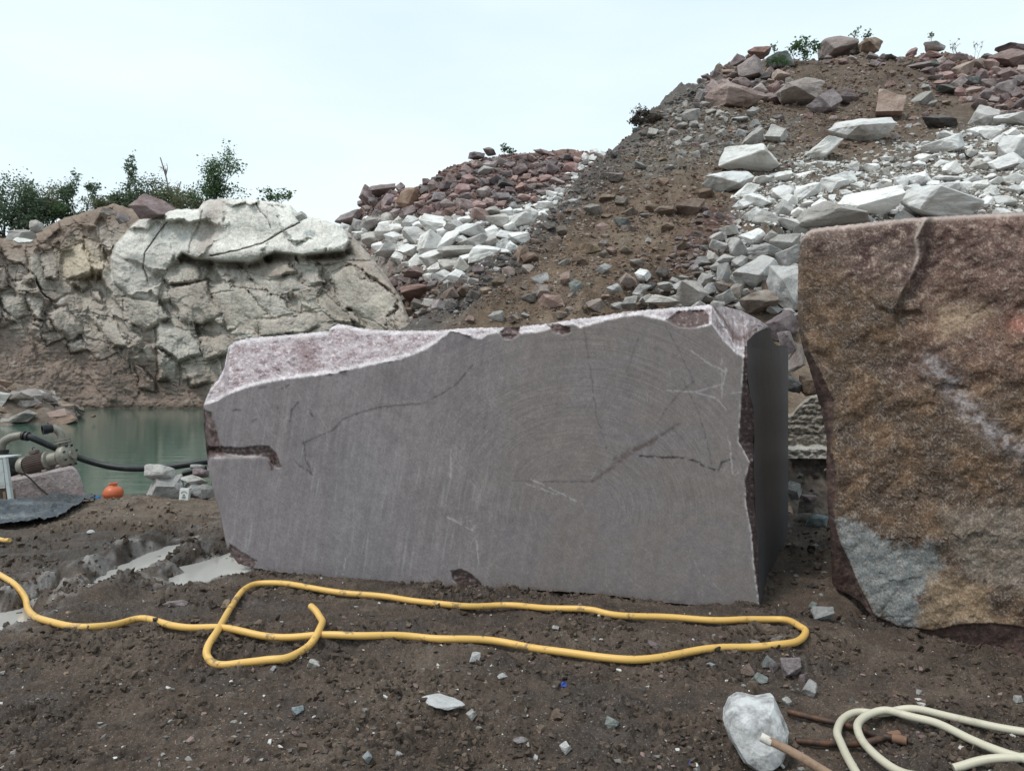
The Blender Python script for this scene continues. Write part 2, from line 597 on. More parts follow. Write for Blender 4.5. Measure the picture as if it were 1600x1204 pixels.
def hillB(X, Y, fine=False):
    x = 800 + F * X / np.maximum(Y, .1)
    s = (HZ - itp(x, SILB)) / F
    DB = _dbf(x)
    d1 = (EYE + DB * TB) / (TB - s)
    z1 = TB * (d1 - DB)
    z = smin(TB * (Y - DB), z1 - .03 * (Y - d1), .3)
    z = z + ss(DB, DB + 5, Y) * (.6 * fbm(X / 6, Y / 7, 3, 201) + .25 * fbm(X / 1.8, Y / 2.2, 3, 207))
    if fine:
        z = z + .22 * ridg(X / 1.2, Y / 1.8, 4, 211, .6)
    return z


def terr(X, Y):
    return np.maximum(hillF(X, Y), np.where(X / Y < .45, hillB(X, Y), -9))


_D = np.concatenate([np.geomspace(9.2, 30, 130), np.geomspace(30.3, 95, 100)])


def hit(px, py):
    """where the rays through pixels meet the heaps (crest if they pass just above)"""
    u = (np.array(px, float) - 800) / F; v = (HZ - np.array(py, float)) / F
    Y = np.broadcast_to(_D[None], (len(u), len(_D)))
    h = terr(u[:, None] * Y, Y) - (EYE + v[:, None] * Y)
    ok = h > 0
    any_ = ok.any(1)
    i = np.where(any_, ok.argmax(1), (h / Y).argmax(1))
    lo = _D[np.maximum(i - 1, 0)]; hi = _D[i]
    for _ in range(9):
        m = .5 * (lo + hi)
        g = terr(u * m, m) > EYE + v * m
        hi = np.where(g, m, hi); lo = np.where(g, lo, m)
    d = np.where(any_, hi, _D[i])
    x = u * d
    return x, d, terr(x, d)


# front heap
xs = np.concatenate([np.linspace(330, 1660, 760), np.linspace(1662, 3000, 60)[1:]])
us = (xs - 800) / F
s_ = (HZ - itp(xs, SILF)) / F
d0 = _d0f(xs); d1 = (EYE + d0 * TF) / (TF - s_)
fr = np.concatenate([np.linspace(-.06, 0, 8)[:-1], np.linspace(0, 1, 430) ** 1.25, np.linspace(1.02, 1.5, 24), [1.8, 2.3, 3.2]])
YY = d0[None] + (d1 - d0)[None] * fr[:, None]
YY = np.maximum(YY, 8.9 + 0 * YY)
UU = np.broadcast_to(us[None], YY.shape); XX = UU * YY
ZZ = hillF(XX, YY, True)
ZZ = np.where(YY < d0[None] + .2, np.minimum(ZZ, .0), ZZ)
ZZ = np.maximum(ZZ, -1.5)
PXx = 800 + F * UU; PXy = HZ - F * (ZZ - EYE) / YY
n1 = fbm(XX / 2.2, YY / 2.6, 4, 301); n2 = fbm(XX / .5, YY / .7, 4, 307); n3 = fbm(XX / .15, YY / .22, 2, 311)
hc = np.zeros(XX.shape + (3,)) + np.array((.158, .114, .082))
hc = mixc(hc, (.090, .067, .052), ss(-.05, .4, n1 + .5 * n2) * .8)
hc = mixc(hc, (.20, .155, .118), ss(.05, .5, -n1 + .5 * n2) * .6)
up = 1 - ss(150, 330, PXy + 40 * n1)
hc = mixc(hc, (.13, .102, .082), up * .7)
edge = itp(PXx, SILF)
strip = (1 - ss(20, 75, PXy - edge + 25 * n1)) * ss(560, 640, PXx) * (1 - ss(1080, 1160, PXx))
hc = mixc(hc, (.115, .105, .10), strip * .85)
hc = mixc(hc, (.16, .145, .125), ss(-20, 30, sd(PXx, PXy, [(960, 250), (1060, 150), (1110, 170), (1240, 190), (1230, 250), (1100, 270), (1000, 290)]) + 25 * n1) * .8)
hc = mixc(hc, (.125, .07, .06), ss(-15, 20, sd(PXx, PXy, [(1040, 420), (1060, 370), (1100, 330), (1150, 320), (1160, 370), (1110, 430)]) + 18 * n1) * .8)
hc = mixc(hc, (.22, .205, .185), ss(-25, 25, sd(PXx, PXy, [(1150, 300), (1270, 235), (1330, 255), (1420, 225), (1540, 205), (1900, 170), (1900, 380), (1500, 370), (1250, 420), (1160, 380)]) + 40 * n1) * ss(-.25, .2, n2 + n3) * .75)
hc = mixc(hc, (.20, .125, .105), ss(-15, 20, sd(PXx, PXy, [(1430, 80), (1900, 70), (1900, 190), (1560, 180), (1470, 140)]) + 20 * n1) * .7)
hc = mixc(hc, (.42, .38, .33), ss(.5, .62, n3) * .5)
m_heap = mat_vc('heap_soil', 3, 22, .3, .6, .06, .95, .2, sp2=.25)
me = fastmesh('spoil_heap', np.stack([XX, YY, ZZ], -1).reshape(-1, 3), gridq(*XX.shape), hc.reshape(-1, 3))
tag(link('spoil_heap_terrain', me, m_heap), kind='structure')

# far heap
xs = np.linspace(380, 1250, 420); us = (xs - 800) / F
s_ = (HZ - itp(xs, SILB)) / F
DB = _dbf(xs)
d1 = (EYE + DB * TB) / (TB - s_)
fr = np.concatenate([np.linspace(-.15, 0, 6)[:-1], np.linspace(0, 1, 240), np.linspace(1.02, 1.5, 14), [2, 3]])
YY = DB + (d1 - DB)[None] * fr[:, None]; XX = us[None] * YY
ZZ = np.maximum(hillB(XX, YY, True), -1.5)
PXx = 800 + F * XX / YY; PXy = HZ - F * (ZZ - EYE) / YY
n1 = fbm(XX / 4, YY / 5, 4, 401); n2 = fbm(XX / 1.2, YY / 1.5, 4, 407)
hc = np.zeros(XX.shape + (3,)) + np.array((.20, .125, .105))
hc = mixc(hc, (.13, .085, .075), ss(-.1, .4, n2) * .7)
lim = itp(PXx, [(500, 340), (600, 338), (760, 330), (850, 290), (960, 240)])
hc = mixc(hc, (.30, .28, .255), ss(-8, 12, PXy - lim + 12 * n1) * ss(-.3, .2, n2) * .8)
hc = mixc(hc, (.16, .115, .09), ss(430, 470, PXy + 20 * n1) * .8)
me = fastmesh('far_spoil_heap', np.stack([XX, YY, ZZ], -1).reshape(-1, 3), gridq(*XX.shape), hc.reshape(-1, 3))
tag(link('far_heap_terrain', me, m_heap), kind='structure')

# ------------------------------------------------------------------ the cliff beyond the pond
SILC = [(-400, 400), (-150, 385), (0, 372), (30, 372), (60, 360), (100, 341), (150, 326), (180, 318), (200, 325), (238, 330), (262, 326), (310, 327), (318, 314), (345, 310), (400, 312), (430, 316),
        (455, 322), (468, 336), (500, 342), (520, 348), (545, 362), (575, 396), (600, 425), (625, 463), (645, 510), (680, 600)]
CAP = [(172, 402), (180, 382), (206, 352), (238, 328), (300, 324), (318, 306), (400, 304), (456, 314), (472, 334), (532, 346), (546, 376), (538, 392), (472, 399), (430, 394), (392, 410), (340, 408),
       (306, 404), (285, 396), (262, 420), (250, 455), (246, 474), (205, 466), (176, 440)]
SL1 = [(374, 418), (420, 406), (500, 405), (512, 452), (482, 461), (430, 464)]
SL2 = [(512, 436), (556, 414), (628, 472), (600, 505), (566, 505)]
SL3 = [(440, 470), (512, 452), (570, 512), (500, 530), (420, 520)]
TOE = [(-400, 500), (0, 510), (90, 528), (180, 552), (260, 584), (330, 598), (330, 660), (-400, 660)]


# joint blocks of the face: outline in pixels, how far each stands out
_JB = [[(95, 385), (150, 375), (185, 470), (190, 540), (150, 540), (110, 450)], [(25, 450), (60, 445), (50, 510), (30, 490)], [(40, 505), (130, 490), (135, 530), (60, 540)], [(155, 400), (200, 380), (220, 420), (200, 500), (165, 490), (150, 440)],
       [(205, 400), (290, 370), (330, 400), (330, 480), (250, 500), (215, 470)], [(300, 350), (370, 360), (376, 450), (350, 500), (325, 450)], [(240, 500), (300, 480), (330, 520), (290, 545)], [(325, 535), (362, 530), (372, 580), (340, 570)],
       [(5, 545), (92, 555), (110, 620), (60, 640), (10, 600)], [(98, 545), (150, 560), (160, 640), (120, 620)], [(170, 610), (240, 590), (300, 680), (260, 720), (200, 680)], [(150, 690), (220, 680), (240, 700), (170, 730)], [(245, 720), (300, 700), (330, 750), (250, 760)],
       [(300, 690), (370, 720), (400, 770), (340, 790), (310, 750)], [(380, 780), (420, 760), (450, 830), (410, 830)], [(440, 560), (560, 540), (600, 640), (520, 680), (450, 640)], [(600, 520), (740, 500), (790, 620), (720, 660), (640, 640)],
       [(740, 500), (870, 530), (960, 600), (1030, 620), (930, 690), (800, 660)], [(870, 530), (960, 540), (1080, 620), (1020, 640), (940, 600)], [(920, 640), (1150, 600), (1200, 640), (1080, 690), (930, 700)], [(730, 510), (830, 500), (840, 530), (760, 540)],
       [(560, 650), (700, 680), (730, 760), (640, 790), (560, 740)], [(560, 740), (640, 790), (640, 880), (570, 850)], [(700, 690), (850, 690), (860, 760), (740, 780)], [(330, 620), (420, 650), (470, 740), (400, 740)], [(640, 800), (780, 780), (780, 860), (690, 880)],
       [(1170, 480), (1260, 440), (1400, 560), (1420, 600), (1340, 650), (1220, 590)], [(1150, 530), (1230, 600), (1310, 660), (1200, 640), (1130, 560)], [(1230, 430), (1330, 430), (1440, 540), (1400, 556)], [(1125, 420), (1200, 405), (1215, 430), (1150, 450)],
       [(850, 440), (1040, 425), (1065, 470), (960, 500), (890, 490)], [(880, 470), (960, 492), (1042, 478), (1098, 525), (985, 556), (930, 520)], [(1040, 425), (1140, 445), (1165, 510), (1105, 520), (1066, 470)], [(480, 800), (560, 850), (560, 900), (500, 880)],
       [(-60, 430), (15, 450), (25, 530), (-50, 540)], [(-90, 560), (0, 560), (0, 640), (-60, 660)], [(560, 440), (690, 430), (720, 500), (600, 515)], [(1180, 660), (1290, 665), (1230, 700), (1190, 700)]]
JB = [([(a / 2.286, 220 + b / 2.286) for a, b in p], R.choice((-.05, .1, .25, .45, .7)), R.uniform(-.026, .026), R.uniform(-.020, .014), R.choice(((.44, .40, .35), (.38, .33, .285), (.49, .46, .415), (.36, .30, .255), (.42, .37, .325)))) for p in _JB]


def cl_base(x):
    return itp(x, [(-400, 40), (-150, 44), (0, 49), (130, 52), (330, 52), (450, 48), (560, 43.5), (640, 40.5), (680, 39)])


def cliff_depth(x, y, det=True):
    b = cl_base(x)
    h = np.maximum(640 - y, -20) / F * b
    k = itp(x, [(-400, .55), (0, .5), (150, .38), (300, .22), (450, .3), (640, .6)])
    d = b + k * h
    d = d + .8 * fbm(x / 120, y / 110, 3, 501)
    cap = sd(x, y, CAP)
    capm = ss(-1.5, 2.5, cap)
    toe = ss(-25, 25, sd(x, y, TOE) + 20 * fbm(x / 40, y / 40, 3, 505))
    blk = (1 - capm) * (1 - .75 * toe)
    ca, sa = math.cos(.9), math.sin(.9)
    xr = x * ca + y * sa; yr_ = -x * sa + y * ca
    wob = 12 * fbm(x / 34, y / 34, 4, 509)
    k1 = ss(-.15, .25, fbm(x / 60, y / 50, 3, 513)); k2 = ss(0, .3, fbm(x / 45, y / 40, 3, 517))
    g1, c1 = blocks((xr + wob) / 70, (yr_ + wob) / 38, 511, 1.15, .55, .12, .16)
    g2_, c2 = blocks((xr - wob) / 27, (yr_ + wob) / 15, 521, .40, .15, .05, .18)
    g3, c3 = blocks((x + wob) / 11, (y - wob) / 7, 531, .15, .05, .03, .22)
    mid = ss(-.35, .15, fbm(x / 70, y / 60, 3, 541))
    d = d + blk * (g1 + g2_ * (.4 + .6 * mid) + g3 * mid)
    # the smooth white bulge that overhangs the broken rock
    d = d - capm * (.55 * (1 - np.exp(-np.maximum(cap, 0) / 6)) + .15 + 1.1 * ss(360, 400, y) * ss(250, 300, x) + .5 * ss(400, 470, y))
    gw, cw = blocks((x + 2 * wob) / 85, (y + 1.5 * wob) / 60, 551, 1.5, .2, .10, .1)
    d = d + capm * (gw + .10 * fbm(x / 16, y / 10, 4, 557) + .05 * blocks((x + wob) / 24, (y + wob) / 15, 559, 1.0, .4, .1, .3)[0])
    for L, wd, dp in (([(468, 348), (440, 362), (410, 380), (370, 392), (330, 399)], 1.6, .55), ([(398, 318), (412, 335), (424, 356)], 1.4, .4),
                      ([(262, 345), (240, 375), (226, 395), (224, 420), (230, 440)], 1.4, .5), ([(316, 330), (312, 352), (300, 372), (296, 395)], 2.5, .4)):
        d = d + .75 * dp * np.exp(-(pl(x + .35 * wob, y - .3 * wob, L) / (.62 * wd * (1 + .9 * fbm(x / 12, y / 12, 2, 591)).clip(.3, 2))) ** 2)
    for P, o, gx_, gy_, _c in JB:
        P_ = np.array(P); x0, y0 = P_.min(0) - 14; x1, y1 = P_.max(0) + 14
        w_ = (x > x0) & (x < x1) & (y > y0) & (y < y1)
        if not w_.any(): continue
        xs_, ys_ = x[w_], y[w_]
        q_ = sd(xs_ + .75 * wob[w_], ys_ - .6 * wob[w_], P) - 3.0 * np.abs(fbm(xs_ / 7, ys_ / 7, 3, 563))
        m = ss(-1.5, 2.0 + 5 * abs(gx_) / .026, q_) * (1 - .9 * capm[w_])
        cx_, cy_ = P_.mean(0)
        flat = (b + k * h)[w_] + .8 * fbm(x[w_] / 120, y[w_] / 110, 3, 501) - o - .15 + .22 * (blk * (g1 + g2_ + g3))[w_] + gx_ * (xs_ - cx_) + gy_ * (ys_ - cy_) + .12 * fbm(xs_ / 22, ys_ / 18, 3, 561) + .03 * fbm(xs_ / 6, ys_ / 5, 3, 563) + .16 * np.exp(-np.maximum(q_, 0) / 3.5)
        crev = .16 * np.exp(-((q_ + 1.6) / 1.4) ** 2) * (1 - capm[w_])
        d[w_] = d[w_] * (1 - m) + flat * m + crev * (1 - m)
    for P, o in ():
        q_ = sd(x + .35 * wob, y - .3 * wob, P) - 2 * np.abs(fbm(x / 6, y / 6, 2, 563)); m = ss(-1.5, 2.5, q_)
        flat = b + k * h - o - .012 * (x - 500) * (1 if P is SL2 else -.4) + .006 * (y - 430)
        d = d * (1 - m) + (flat + .22 * fbm(x / 30, y / 22, 3, 561) + .035 * fbm(x / 7, y / 5, 3, 563) + .25 * np.exp(-np.maximum(q_, 0) / 4)) * m
    # overhang: a deep gap under the bulge
    d = d + (.9 * np.exp(-((cap + 6) / 5.) ** 2)) * ss(385, 400, y) * ss(262, 300, x) * (1 - capm)
    if det:
        d = d + .05 * fbm(x / 5, y / 4, 4, 571) + .14 * toe * ridg(x / 18, y / 12, 4, 577)
    return d, capm, toe, c1, c2, c3


xs = np.concatenate([np.linspace(-400, -12, 60)[:-1], np.linspace(-12, 680, 760)])
jr = np.linspace(0, 1, 400)
XP = np.broadcast_to(xs[None], (400, len(xs)))
top = itp(xs, SILC) + 2.0 * fbm(xs / 9, xs * 0, 3, 581)
YP = top[None] + (655 - top)[None] * jr[:, None]
D, capm, toe, c1, c2, c3 = cliff_depth(XP, YP)
# roll the crest back
rr = np.exp(-(YP - top[None]) / 5.0)
D = D + 1.2 * rr
CX = (XP - 800) / F * D; CY = D; CZ = EYE + (HZ - YP) / F * D
# plateau behind the crest
nb = 26
bk = (np.linspace(0, 1, nb + 1)[1:] ** 1.5 * 34)[::-1]
PX = np.repeat(CX[:1], nb, 0) * (1 + bk[:, None] / CY[:1]); PY = CY[:1] + bk[:, None]
rise = itp(xs, [(-400, 2.4), (60, 1.9), (150, 1.1), (300, .7), (420, -.2), (640, -1.5)])
PZ = CZ[:1] + rise[None] * ss(0, 9, bk)[:, None] + .35 * fbm(PX / 2.5, PY / 2.5, 3, 591) * ss(0, 2, bk)[:, None] - .35 * ss(0, 3, bk)[:, None]
cc = np.zeros(XP.shape + (3,)) + np.array((.40, .352, .31))
n1 = fbm(XP / 60, YP / 50, 4, 601); n2 = fbm(XP / 14, YP / 10, 4, 607); n3 = fbm(XP / 5, YP / 14, 3, 611)
cc = mixc(cc, (.46, .41, .35), ss(0, .9, c2) * .7)
cc = mixc(cc, (.28, .235, .20), ss(0, .9, -c1) * .6)
cc = mixc(cc, (.5, .49, .45), ss(.1, .9, c3) * ss(0, .3, n1) * .6)
cc = mixc(cc, (.24, .19, .155), ss(.05, .45, n1 + .6 * n2) * .55)
mid_r = ss(-30, 30, sd(XP, YP, [(150, 430), (240, 400), (380, 400), (560, 500), (420, 580), (300, 570), (220, 520)]))
cc = mixc(cc, (.50, .485, .44), mid_r * ss(-.3, .3, n2 + n3) * .7)
for P, o, gx_, gy_, c_ in JB:
    cc = mixc(cc, c_, ss(-2, 2, sd(XP, YP, P) - 1.2 * np.abs(n2)) * .7 * ss(-.7, .1, n3 + .5 * n2))
ochre = ss(-20, 15, sd(XP, YP, [(88, 390), (130, 380), (160, 400), (155, 440), (110, 440)]) + 15 * n2)
cc = mixc(cc, (.56, .475, .36), ochre * .7)
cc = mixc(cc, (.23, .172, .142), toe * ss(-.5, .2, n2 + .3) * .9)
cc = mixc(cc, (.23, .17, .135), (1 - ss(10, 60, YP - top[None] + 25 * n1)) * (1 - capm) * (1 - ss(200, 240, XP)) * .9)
wht = np.array((.70, .68, .63))
capc = ss(-2, 3, sd(XP, YP, CAP) + 16 * n2 * ss(395, 440, YP) + 10 * n1 * ss(395, 440, YP))
cc = mixc(cc, wht, capc * (.96 - .35 * ss(400, 470, YP + 14 * n2)))
cc = mixc(cc, (.42, .38, .34), capm * ss(.18, .5, n3 + .4 * n2) * .55)
cc = mixc(cc, (.30, .235, .205), capm * ss(-10, 10, sd(XP, YP, [(316, 312), (356, 310), (346, 345), (330, 400), (296, 400), (318, 350)]) + 14 * n2) * .6)
cc = mixc(cc, (.40, .365, .33), capm * ss(380, 410, YP + 10 * n2) * .6)
cr = np.exp(-(pl(XP, YP, [(468, 348), (440, 362), (410, 380), (370, 392), (330, 399)]) / 1.5) ** 2) + np.exp(-(pl(XP, YP, [(262, 345), (240, 375), (226, 395), (224, 420), (230, 440)]) / 1.2) ** 2)
cc = mixc(cc, (.2, .17, .15), cr * .35 * capm)
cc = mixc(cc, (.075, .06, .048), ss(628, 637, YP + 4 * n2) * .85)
pc = np.zeros(PX.shape + (3,)) + np.array((.15, .11, .085))
V = np.concatenate([np.stack([PX, PY, PZ], -1), np.stack([CX, CY, CZ], -1)], 0)
C = np.concatenate([pc, cc], 0)
m_cliff = mat_vc('cliff_rock', .9, 7, .24, .5, .08, .95, .2)
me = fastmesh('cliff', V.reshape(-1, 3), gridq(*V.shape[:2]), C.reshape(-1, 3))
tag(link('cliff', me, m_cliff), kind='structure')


def plateau(x, back=3.0):
    """a point on the cliff top, 'back' metres behind the crest at column x"""
    i = int(np.argmin(np.abs(xs - x)))
    j = int(np.argmin(np.abs(bk - back)))
    return Vector((PX[j, i], PY[j, i], PZ[j, i]))


# the low spit of rubble at the far shore
xg, yg = np.meshgrid(np.linspace(-46, -17, 200), np.linspace(27, 53, 160))
u_ = 800 + F * xg / yg
zz = WATER - .8 + 1.5 * ss(150, 60, u_) * ss(32.5, 36.5, yg) * (1 - .25 * ss(38, 50, yg)) + .9 * ss(75, -60, u_) * ss(31, 37, yg) + .3 * fbm(xg / 1.2, yg / 1.2, 4, 621) + .25 * ridg(xg / .9, yg / .9, 3, 627) * ss(160, 80, u_) + .35 * ridg(xg / 3, yg / 3, 3, 623) * ss(150, 60, u_)
sc_ = np.zeros(xg.shape + (3,)) + np.array((.15, .118, .095))
sc_ = mixc(sc_, (.33, .29, .25), ss(0, .4, fbm(xg / .8, yg / .8, 3, 631)) * .7)
me = fastmesh('shore', np.stack([xg, yg, zz], -1).reshape(-1, 3), gridq(*xg.shape), sc_.reshape(-1, 3))
tag(link('far_shore', me, m_heap), kind='structure')


def zshore(X, Y):
    x = 800 + F * X / Y
    return WATER - .8 + 1.5 * float(ss(150, 60, x)) * float(ss(32.5, 36.5, Y)) * (1 - .25 * float(ss(38, 50, Y))) + .9 * float(ss(75, -60, x)) * float(ss(31, 37, Y)) + .15

# ------------------------------------------------------------------ the sawn granite block
PA, PB = (-2.43, 6.55), (1.745, 5.44)            # foot of its front face on the ground
BK = (1.075, 2.40)                               # from the front edge back along the sawn end


def plane_depth(x, a, b):
    """depth at column x of the upright plane through two ground points"""
    u = (x - 800) / F
    m = (b[1] - a[1]) / (b[0] - a[0])
    return (a[1] - m * a[0]) / (1 - m * u)


TOP = [(318, 634), (322, 622), (330, 605), (342, 590), (350, 576), (354, 556), (357, 541), (368, 533), (385, 528), (440, 524), (480, 520), (512, 517), (520, 510), (528, 506), (545, 508), (560, 512),
       (600, 516), (680, 516), (735, 512), (800, 511), (860, 505), (900, 498), (950, 492), (975, 487), (1010, 484), (1060, 480), (1110, 476), (1118, 477), (1132, 493), (1150, 514), (1168, 540), (1190, 541)]
BOT = [(318, 660), (325, 728), (335, 775), (345, 805), (352, 845), (358, 862), (372, 880), (395, 886), (430, 893), (490, 899), (545, 906), (600, 913), (660, 915), (720, 916), (800, 920), (870, 923), (930, 927),
       (985, 934), (1050, 942), (1110, 946), (1190, 947)]
XR = [(470, 1167), (540, 1167), (600, 1168), (640, 1178), (700, 1179), (726, 1176), (760, 1180), (800, 1180), (846, 1184), (950, 1187)]
XI = [(470, 1150), (540, 1163), (600, 1160), (660, 1156), (690, 1154), (722, 1172), (750, 1164), (790, 1166), (830, 1174), (880, 1178), (950, 1187)]   # where the sawn face breaks off

nx, ny = 640, 330
xb = np.linspace(318, 1187, nx)
jit = 1.6 * fbm(xb / 9, xb * 0, 3, 701) + 1.2 * fbm(xb / 3, xb * 0, 2, 703)
yt = itp(xb, TOP) + jit * ss(350, 380, xb) * (1 - ss(1110, 1120, xb))
yb = itp(xb, BOT) + .9 * jit
r = np.linspace(0, 1, ny)[:, None]
X0 = np.broadcast_to(xb[None], (ny, nx)); Yp = yt[None] + (yb - yt)[None] * r
Xp = X0 + (itp(Yp, XR) + 1.0 * fbm(Yp / 12, Yp * 0, 3, 705) - 1187) * ss(1080, 1187, X0)
BND = [(300, 640), (322, 632), (340, 626), (352, 619), (375, 609), (400, 601), (440, 593), (480, 588), (520, 584), (560, 574), (590, 568), (622, 562), (645, 554), (664, 546), (682, 535), (694, 526), (704, 517)]
ybn = np.where(Xp < 704, itp(Xp, BND), itp(Xp, [(704, 517), (720, 521), (740, 528), (752, 529), (765, 521), (790, 519), (808, 521), (840, 519), (868, 512), (895, 506), (905, 512), (920, 508), (945, 501),
                                           (975, 494), (1000, 492), (1025, 498), (1045, 502), (1090, 512), (1112, 507), (1128, 530), (1150, 552), (1165, 560), (1190, 560)]))
ybn = ybn + 2.0 * fbm(Xp / 7, Yp * 0 + 3, 3, 707)
wedge = np.clip(ybn - Yp, 0, None)                       # px above the sawn edge: broken surface
rough = ss(-1, 1.2, ybn - Yp)
spall = np.clip(Xp - itp(Yp, XI) - 1.5 * fbm(Yp / 7, Yp * 0, 3, 709), 0, None) * ss(500, 540, Yp)
spm = ss(0, 1.5, spall)
lf = [(318, 640), (330, 645), (338, 668), (345, 700), (350, 712), (338, 714), (320, 715)]
lm = ss(-2, 2, sd(Xp, Yp, lf))
crk = [(318, 700), (345, 698), (372, 700), (400, 697), (420, 697), (428, 706), (434, 720), (436, 730), (428, 727), (421, 716), (405, 712), (385, 712), (350, 708), (318, 710)]
ck = ss(-1.5, 2, sd(Xp, Yp, crk) + 1.6 * fbm(Xp / 5, Yp / 4, 2, 711))
chips = [[(705, 892), (722, 889), (738, 898), (752, 912), (750, 918), (720, 918), (708, 905)], [(360, 850), (378, 862), (402, 876), (396, 888), (372, 884), (356, 866)],
         [(856, 508), (872, 505), (890, 512), (892, 519), (880, 523), (864, 518)], [(780, 520), (792, 510), (812, 512), (812, 521), (800, 530), (788, 530)],
         [(1040, 500), (1060, 486), (1100, 484), (1108, 492), (1108, 506), (1085, 512), (1062, 512)]]
cm = np.zeros_like(Xp)
for c_ in chips:
    cm = np.maximum(cm, ss(-1, 1.5, sd(Xp, Yp, c_) + 1.2 * fbm(Xp / 6, Yp / 6, 2, 713)))
fr_ = .012 * fbm(Xp / 14, Yp / 10, 4, 715, .65) + .02 * fbm(Xp / 40, Yp / 30, 3, 717)
off = rough * (.0075 * wedge + fr_ * 2.6 + .02 * ridg(Xp / 30, Yp / 14, 4, 719)) + spm * (.010 * spall + 1.2 * fr_ + .01) + lm * (.05 + fr_ * 2) + ck * (.045 + fr_) + cm * (.03 + fr_ * 1.5)
wedge_r = ss(900, 1120, Xp) * rough
off = off + wedge_r * .004 * wedge
off = off + .0011 * fbm(Xp / 30, Yp / 30, 3, 719)
# the broken left end turns away from the viewer
off = off + .10 * (1 - ss(318, 334, X0)) ** 2
Dp = plane_depth(Xp, PA, PB) + off
FX = (Xp - 800) / F * Dp; FZ = EYE + (HZ - Yp) / F * Dp
bc = np.zeros(Xp.shape + (3,)) + np.array((.232, .206, .210))
n1 = fbm(Xp / 130, Yp / 110, 4, 721); n2 = fbm(Xp / 26, Yp / 26, 4, 723)
bc = bc * (1 + .22 * n1 + .16 * n2 + .12 * fbm(Xp / 7, Yp / 7, 3, 725))[..., None]
bc = mixc(bc, (.190, .163, .145), ss(640, 900, Xp + 80 * n1) * ss(-.5, .2, n1 + .4 * n2) * .6)
bc = mixc(bc, (.225, .215, .222), np.exp(-((Xp - 560) / 45.) ** 2) * ss(640, 780, Yp) * .6)
bc = mixc(bc, (.235, .205, .212), (1 - ss(420, 560, Xp)) * .5)
ang = Xp + .16 * (Yp - 600)
st = fbm(ang / 4.5, Yp / 150, 3, 731) * (1 - ss(700, 860, Xp))
bc = bc * (1 + .17 * st)[..., None]
st2 = fbm(ang / 14, Yp / 220, 3, 735) * (1 - .6 * ss(760, 950, Xp))
bc = bc * (1 + .16 * st2)[..., None]
bc = mixc(bc, (.33, .315, .315), ss(.3, .6, fbm(ang / 6, Yp / 90, 2, 733)) * ss(600, 720, Yp) * (1 - ss(680, 860, Xp)) * .6)
# arcs of the circular saw
for cx_, cy_, r0_, r1_, f_ in ((905, 800, 40, 420, 2.6), (1050, 965, 8, 75, 2.2), (840, 560, 30, 200, 3.2)):
    rr_ = np.hypot(Xp - cx_, (Yp - cy_) * 1.1)
    m = ss(r0_, r0_ + 20, rr_) * (1 - ss(r1_ - 60, r1_, rr_)) * ss(640, 760, Xp) * (1 - ss(1080, 1170, Xp) * .7) * (ss(0, 1, cy_ + 20 - Yp) if cy_ > 600 else .5)
    bc = bc * (1 + .25 * m * fbm(rr_ / f_, np.arctan2(Yp - cy_, Xp - cx_) * 2.2, 2, 741 + int(cx_)))[..., None]
sp = _h(np.floor(Xp / 1.36), np.floor(Yp / 1.36), 743)
bc = bc * (1 + .20 * (sp - .5) * 1.6)[..., None]


def lines(Ls, wd, col, amt, jag=2.0):
    global bc
    jx = jag * fbm(Xp / 8, Yp / 8, 3, 751)
    for L in Ls:
        x0, y0 = np.min(L, 0) - 8; x1, y1 = np.max(L, 0) + 8
        if True:
            d = pl(Xp + jx, Yp - jx, L)
            brk = ss(-.5, -.1, fbm(Xp / 9, Yp / 9, 2, 757))
            bc = mixc(bc, col, np.exp(-(d / (wd * (1.0 + 1.1 * fbm(Xp / 11, Yp / 11, 2, 759)).clip(.55, 2))) ** 2) * amt * brk * (.95 + .5 * fbm(Xp / 5, Yp / 5, 2, 760)))


lines([[(474, 692), (500, 680), (520, 672), (535, 655), (565, 643), (600, 635), (660, 630), (690, 615), (715, 598), (728, 582), (738, 570)], [(474, 690), (478, 718), (488, 742)], [(462, 720), (474, 732), (486, 738)]], 1.3, (.055, .05, .052), .75)
lines([[(1000, 712), (1030, 714), (1060, 714), (1085, 719), (1100, 728), (1122, 735), (1128, 722), (1146, 716)]], 1.6, (.02, .017, .016), .95, 1)
lines([[(925, 752), (945, 738), (965, 722), (985, 708), (1005, 695), (1030, 682), (1060, 662)], [(960, 716), (990, 702), (1020, 690)]], 3.2, (.10, .072, .066), .7)
lines([[(840, 752), (880, 752), (925, 752)], [(800, 750), (830, 752)], [(912, 508), (920, 560), (932, 650), (945, 690), (950, 706)], [(998, 528), (985, 560), (980, 580)], [(1028, 660), (1040, 640), (1060, 615), (1085, 595)], [(1065, 590), (1090, 640), (1105, 690), (1112, 725)], [(1040, 510), (1060, 545), (1085, 600)]], 1.1, (.075, .066, .062), .6)
lines([[(318, 706), (350, 705), (385, 708), (425, 705), (430, 722)], [(322, 660), (335, 685), (346, 700)], [(418, 704), (424, 720), (424, 732)], [(430, 706), (438, 728)]], 2.4, (.06, .026, .02), .9)
lines([[(365, 640), (376, 640)], [(440, 607), (452, 601)], [(405, 606), (415, 603)], [(433, 636), (437, 645)], [(453, 657), (456, 640), (466, 628)], [(484, 640), (488, 650)], [(395, 658), (402, 654)]], 1.5, (.05, .045, .045), .8, 1)
WL = []
